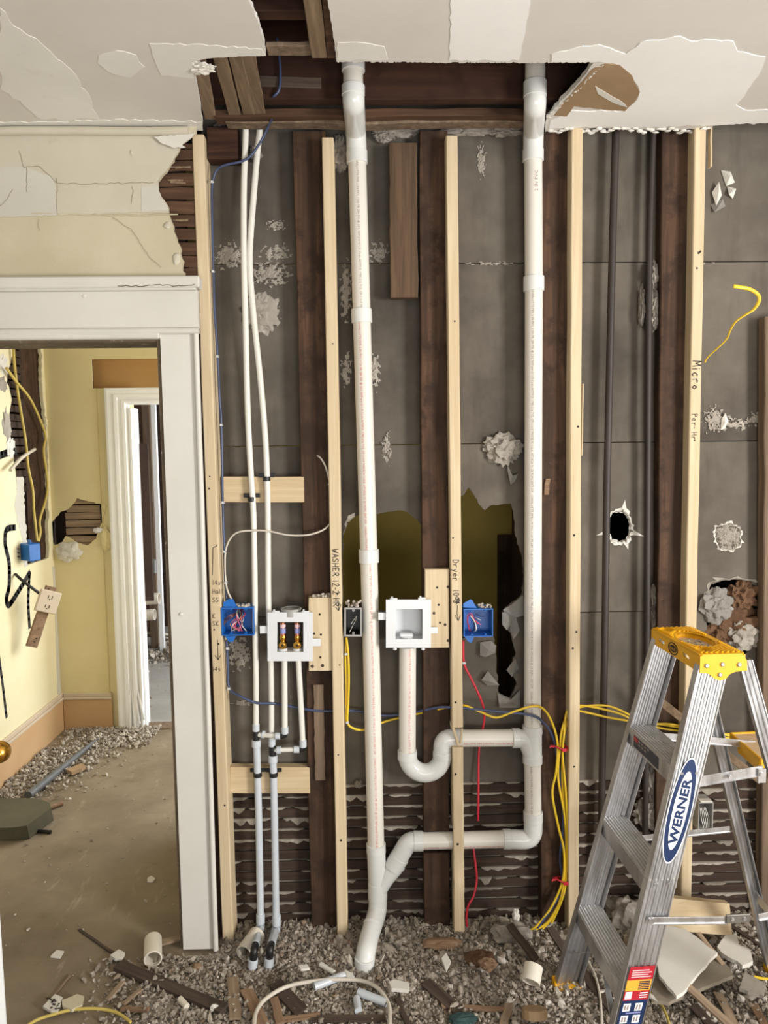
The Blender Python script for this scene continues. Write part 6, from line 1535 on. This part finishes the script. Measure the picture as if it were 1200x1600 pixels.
fcable([(30, 1612), (55, 1595), (80, 1586), (112, 1578), (150, 1576), (182, 1582), (204, 1597)], .0048, 'cable_yellow_dusty', 'dusty yellow cable arching across the bottom left corner', .014)
fcable([(918, 1500), (930, 1525), (938, 1560), (940, 1602)], .004, 'cable_white', 'pale wire trailing under the lowest ladder step', .02)
fcable([(1018, 1550), (1036, 1575), (1046, 1602), (1048, 1630)], .0045, 'cable_yellow_dusty', 'short dusty yellow cable right of the safety label', .02)
fcable([(1178, 1526), (1192, 1529), (1214, 1530)], .0045, 'cable_yellow', 'yellow cable end by the right ladder foot', .02)
# plaster sheets, tiles and chunks
def sheet(name, pts, z, th, mat, label, cat='sheet', tilt=(0, 0), amp=1.0, edge=None):
    P2 = onZ(jag(pts, amp, 8, random.Random(len(pts) * 7 + int(pts[0][0]))), z); cx = sum(p[0] for p in P2) / len(P2); cy = sum(p[1] for p in P2) / len(P2)
    m = MB(); m.slab(P2, None, (0, 0, z), EX, EY, EZ, -th, 0)
    for v in m.v: v.z += tilt[0] * (v.x - cx) + tilt[1] * (v.y - cy)
    return solo(name, m, mat, label, cat)
sheet('drywall_sheet', [(1018, 1563), (1045, 1566), (1060, 1558), (1145, 1524), (1140, 1512), (1115, 1490), (1060, 1500), (1022, 1530)], .075, .012, 'drywall_back', 'grey-brown drywall sheet under the white one, right of the ladder')
sheet('drywall_sheet', [(1038, 1452), (1070, 1456), (1121, 1489), (1090, 1518), (1068, 1543), (1057, 1549), (1030, 1520), (1026, 1500)], .115, .012, 'gypsum', 'dusty white drywall sheet lying right of the ladder', tilt=(0, .1))
sheet('tile_piece', [(1164, 1520), (1196, 1536), (1193, 1556), (1155, 1543)], .06, .012, 'crust', 'grey square tile piece at the lower right', 'tile')
sheet('plaster_flake', [(1120, 1478), (1134, 1464), (1150, 1462), (1154, 1478), (1172, 1484), (1176, 1500), (1160, 1504), (1136, 1490)], .07, .014, 'gypsum', 'curled pale plaster flake left of the ladder rear leg', 'plaster', (.1, .1), 2)
sheet('plaster_flake', [(97, 1562), (120, 1553), (131, 1556), (128, 1570), (112, 1577), (98, 1572)], .022, .01, 'plaster', 'cream plaster flake above the yellow floor cable', 'plaster')
sheet('speckled_chip', [(67, 1572), (86, 1553), (98, 1558), (90, 1580), (80, 1580)], .022, .008, 'gypsum', 'chip with dark speckles left of the cream flake', 'plaster')
o = bpy.data.objects['speckled_chip']; m = MB(); rr = random.Random(2)
for k in range(16): q = atZ(82 + rr.uniform(-9, 11), 1568 + rr.uniform(-9, 8) , .0235); m.blob(q, (.004, .004, .001), k, .6, 2, 0)
part('dark_specks', m, 'nail', o, 'stuff')
sheet('plaster_flake', [(79, 1494), (88, 1484), (100, 1486), (94, 1496)], .006, .005, 'gypsum', 'small square flake on the bare floor', 'plaster')
sheet('plaster_flake', [(172, 1492), (186, 1483), (195, 1488), (190, 1498), (180, 1498)], .02, .01, 'gypsum', 'white flake left of the loose pipe by the casing', 'plaster')
sheet('plaster_flake', [(608, 1534), (616, 1530), (640, 1536), (638, 1546), (612, 1544)], .075, .012, 'gypsum', 'cream plaster flake right of the white floor cable', 'plaster')
sheet('plaster_flake', [(690, 1497), (697, 1493), (704, 1502), (697, 1510)], .09, .010, 'gypsum', 'small white flake near the foot of the Dryer stud', 'plaster', (.3, .4))
sheet('plaster_flake', [(466, 1508), (480, 1506), (484, 1512), (470, 1514)], .08, .008, 'gypsum', 'small white flake right of the grey stubs', 'plaster')
sheet('plaster_flake', [(538, 1515), (550, 1520), (554, 1526), (542, 1524)], .075, .006, 'gypsum', 'white flake beside the drain foot', 'plaster')
sheet('plaster_flake', [(230, 1372), (236, 1368), (243, 1372), (238, 1378), (230, 1377)], .006, .005, 'gypsum', 'lone small chip on the shaded floor by the doorway', 'plaster')
sheet('plaster_flake', [(1012, 1548), (1022, 1556), (1028, 1566), (1014, 1556)], .08, .006, 'gypsum', 'narrow white shard beside the safety label', 'plaster')
def chunk(name, px, py, r, mat, label, cat, seed, lift=.01, rough=.5):
    q = atZ(px, py, .04); q = atZ(px, py, bed(q.x, q.y) + lift); m = MB(); m.blob(q, r, seed, rough, 2.2, 2); return solo(name, m, mat, label, cat)
chunk('wood_chunk', 752, 1500, (.05, .035, .03), 'wad_brown', 'broken dark wood chunk with a pale split end in the middle of the debris', 'wood', 61)
q = atZ(762, 1507, .06); m = MB(); m.blob(q, (.03, .02, .018), 62, .6, 2.5, 2); part('split_end', m, 'wood_red', bpy.data.objects['wood_chunk'], None, 'pale split end')
q = atZ(836, 1590, .05); m = MB(); m.tube([q, q + Vector((0.0, .01, .022))], [.038, .036], 14, True, False); solo('round_offcut', m, 'paper_brown', 'round pale offcut at the bottom edge left of the ladder', 'wood')
chunk('dark_cloth', 722, 1592, (.045, .02, .012), 'teal_cloth', 'dark teal rag at the bottom edge', 'cloth', 63, .015)
chunk('insulation_wad', 985, 1435, (.06, .05, .07), 'fluff', 'big fluffy insulation wad between the ladder rails', 'insulation', 64, .03, .6)
chunk('insulation_wad', 960, 1420, (.045, .04, .045), 'fluff', 'fluffy insulation wad left of the big one between the ladder rails', 'insulation', 65, .02, .6)
chunk('insulation_wad', 800, 1460, (.07, .04, .04), 'fluff', 'insulation wad under the ends of the yellow cables', 'insulation', 66, .02, .6)
chunk('plaster_chunk', 806, 1431, (.014, .012, .024), 'gypsum', 'upright white plaster chunk against the lath near the cable ends', 'plaster', 67, .07)
chunk('plaster_chunk', 308, 1510, (.014, .012, .010), 'wood_red', 'small brown lump right of the loose pipe by the casing', 'plaster', 68)
chunk('plaster_chunk', 335, 1575, (.016, .012, .010), 'gypsum', 'white lump below the end of the long dark board scrap', 'plaster', 69)
chunk('sawdust_heap', 690, 1475, (.07, .03, .018), 'wood_red', 'small heap of sawdust at the foot of the Dryer stud', 'sawdust', 70, .008, .3)
a = atZ(1030, 1415, .10); m = MB()
pa = atY(1030, 1424, 2.43); pb = atY(1138, 1434, 2.41); lumber(m, pa, pb, .105, .038, Vector((0, .25, .97)), Vector((0, .97, -.25)), 5, .001); solo('lumber_offcut', m, 'pine_flat', 'pale lumber offcut lying against the wall behind the ladder', 'wood')
# hall floor things
a = atZ(44, 1243, .03); b = atZ(142, 1163, .03); m = MB(); m.tube([a, a.lerp(b, .6), b], [.022, .017, .012], 12); m.tube([b, b + (b - a).normalized() * .10], [.006, .004], 8); solo('long_rod', m, 'rod', 'long dark rod lying along the hall floor', 'rod')
a = atZ(-60, 1292, .06); m = MB()
o_ = onZ([(-80, 1247), (57, 1247), (77, 1254), (80, 1262), (42, 1290), (20, 1293), (-80, 1295)], .075)
m.slab(o_, None, (0, 0, .075), EX, EY, EZ, -.055, 0)
for v in m.v:
    if v.z < .05: v.y += .02; v.z = .002
solo('folded_sheet', m, 'olive_dark', 'dark olive slab lying flat on the hall floor at the left edge', 'sheet')
rod('wood_peg', (78, 1262), (98, 1255), .010, 'wood_red', 'small brown peg beside the dark olive slab', .012, 'wood', None)
rod('black_stub', (53, 1298), (80, 1300), .008, 'black_plastic', 'little black stick on the hall floor', .008, 'stick', None)
sheet('plaster_flake', [(104, 1202), (112, 1206), (134, 1196), (128, 1192)], .03, .02, 'paper_brown', 'bent cardboard scrap at the end of the hall rubble', 'scrap')
# hall wall: hanging blue box with cables, loose outlet on a stick
hb = atX(47, 862, HX + .05); t = thing('junction_box', 'blue junction box hanging by yellow cables on the hall wall', 'box', hb - EZ * .05)
m = MB(); axb = (Vector((.8, -.6, 0)), Vector((.6, .8, 0)), EZ); m.box(hb, (.05, .034, .048), .004, axb); part('shell', m, 'blue_plastic', t)
m = MB(); m.box(hb + EZ * .056, (.014, .004, .012), .002, axb); part('mounting_ear', m, 'blue_plastic', t)
m = MB(); m.box(hb - EZ * .052 + Vector((.01, 0, 0)), (.012, .004, .008), .002, axb); part('mounting_ear', m, 'blue_plastic', t)
for k in range(3): m = MB(); p = hb + Vector((-.045, -.03, .02 - .022 * k)); m.tube(catmull([p, p + Vector((-.02, -.05, .012)), p + Vector((-.018, -.07, 0))], 3), .003, 6); part('wire', m, 'black_plastic', t)
def xcable(pts, r, mat, label):
    m = MB(); m.tube(catmull([atX(a, b, HX + c) for a, b, c in pts], 5), r, 8); solo('hall_cable', m, mat, label, 'cable')
xcable([(21, 540, .02), (22, 562, .02), (26, 600, .02), (32, 640, .02), (40, 690, .02), (44, 730, .02), (51, 765, .02), (53, 800, .02), (58, 845, .03)], .008, 'cable_yellow_dusty', 'left dusty yellow cable dropping to the hanging blue box')
xcable([(10, 575, .03), (25, 596, .03), (48, 625, .02), (66, 665, .02), (71, 684, .02), (68, 705, .02), (74, 750, .02), (72, 778, .02), (62, 812, .02), (63, 830, .03), (60, 846, .03)], .008, 'cable_yellow_dusty', 'right dusty yellow cable bowing out to the hanging blue box')
xcable([(16, 735, .04), (34, 715, .03), (54, 702, .01)], .010, 'cable_white', 'grey cable stub poking from the hall wall hole')
c = atX(75, 940, HX + .16); t = thing('loose_outlet', 'cream outlet plate dangling on a wooden stick against the hall wall', 'outlet', atX(36, 1030, HX + .10))
fd = Vector((.75, -.66, 0)).normalized(); rt = Vector((.66, .75, 0)).normalized(); ca, sa = math.cos(-.38), math.sin(-.38)
r2 = rt * ca + EZ * sa; u2 = -rt * sa + EZ * ca
m = MB(); m.box(c, (.062, .010, .062), .006, (r2, fd, u2)); pl = part('cover_plate', m, 'base_cap', t)
for sg in (1, -1):
    for dx in (-.022, .022): m = MB(); m.box(c + u2 * .026 * sg + r2 * dx * .5 + fd * .0102, (.0025, .001, .009), .0004, (r2, fd, u2)); part('outlet_slot', m, 'nail', pl)
    m = MB(); p = c + u2 * (.026 * sg - .013) + fd * .010; m.tube([p, p + fd * .001], .004, 8); part('outlet_hole', m, 'nail', pl)
m = MB(); a = c + u2 * .085 - fd * .02; b = c - u2 * .26 - fd * .02; lumber(m, a, b, .062, .02, r2, fd, 5, .001); part('wooden_stick', m, 'wood_red', t)
for k in (.07, -.21, -.23): m = MB(); p = c + u2 * k - fd * .009 + r2 * random.uniform(-.015, .015); m.tube([p, p + fd * .001], .004, 8); part('nail_hole', m, 'nail', t)
m = MB(); m.tube(catmull([atX(24, 897, HX + .005), atX(36, 908, HX + .06), c - r2 * .05 + u2 * .03 - fd * .01], 5), .008, 8); part('feed_cable', m, 'black_plastic', t)
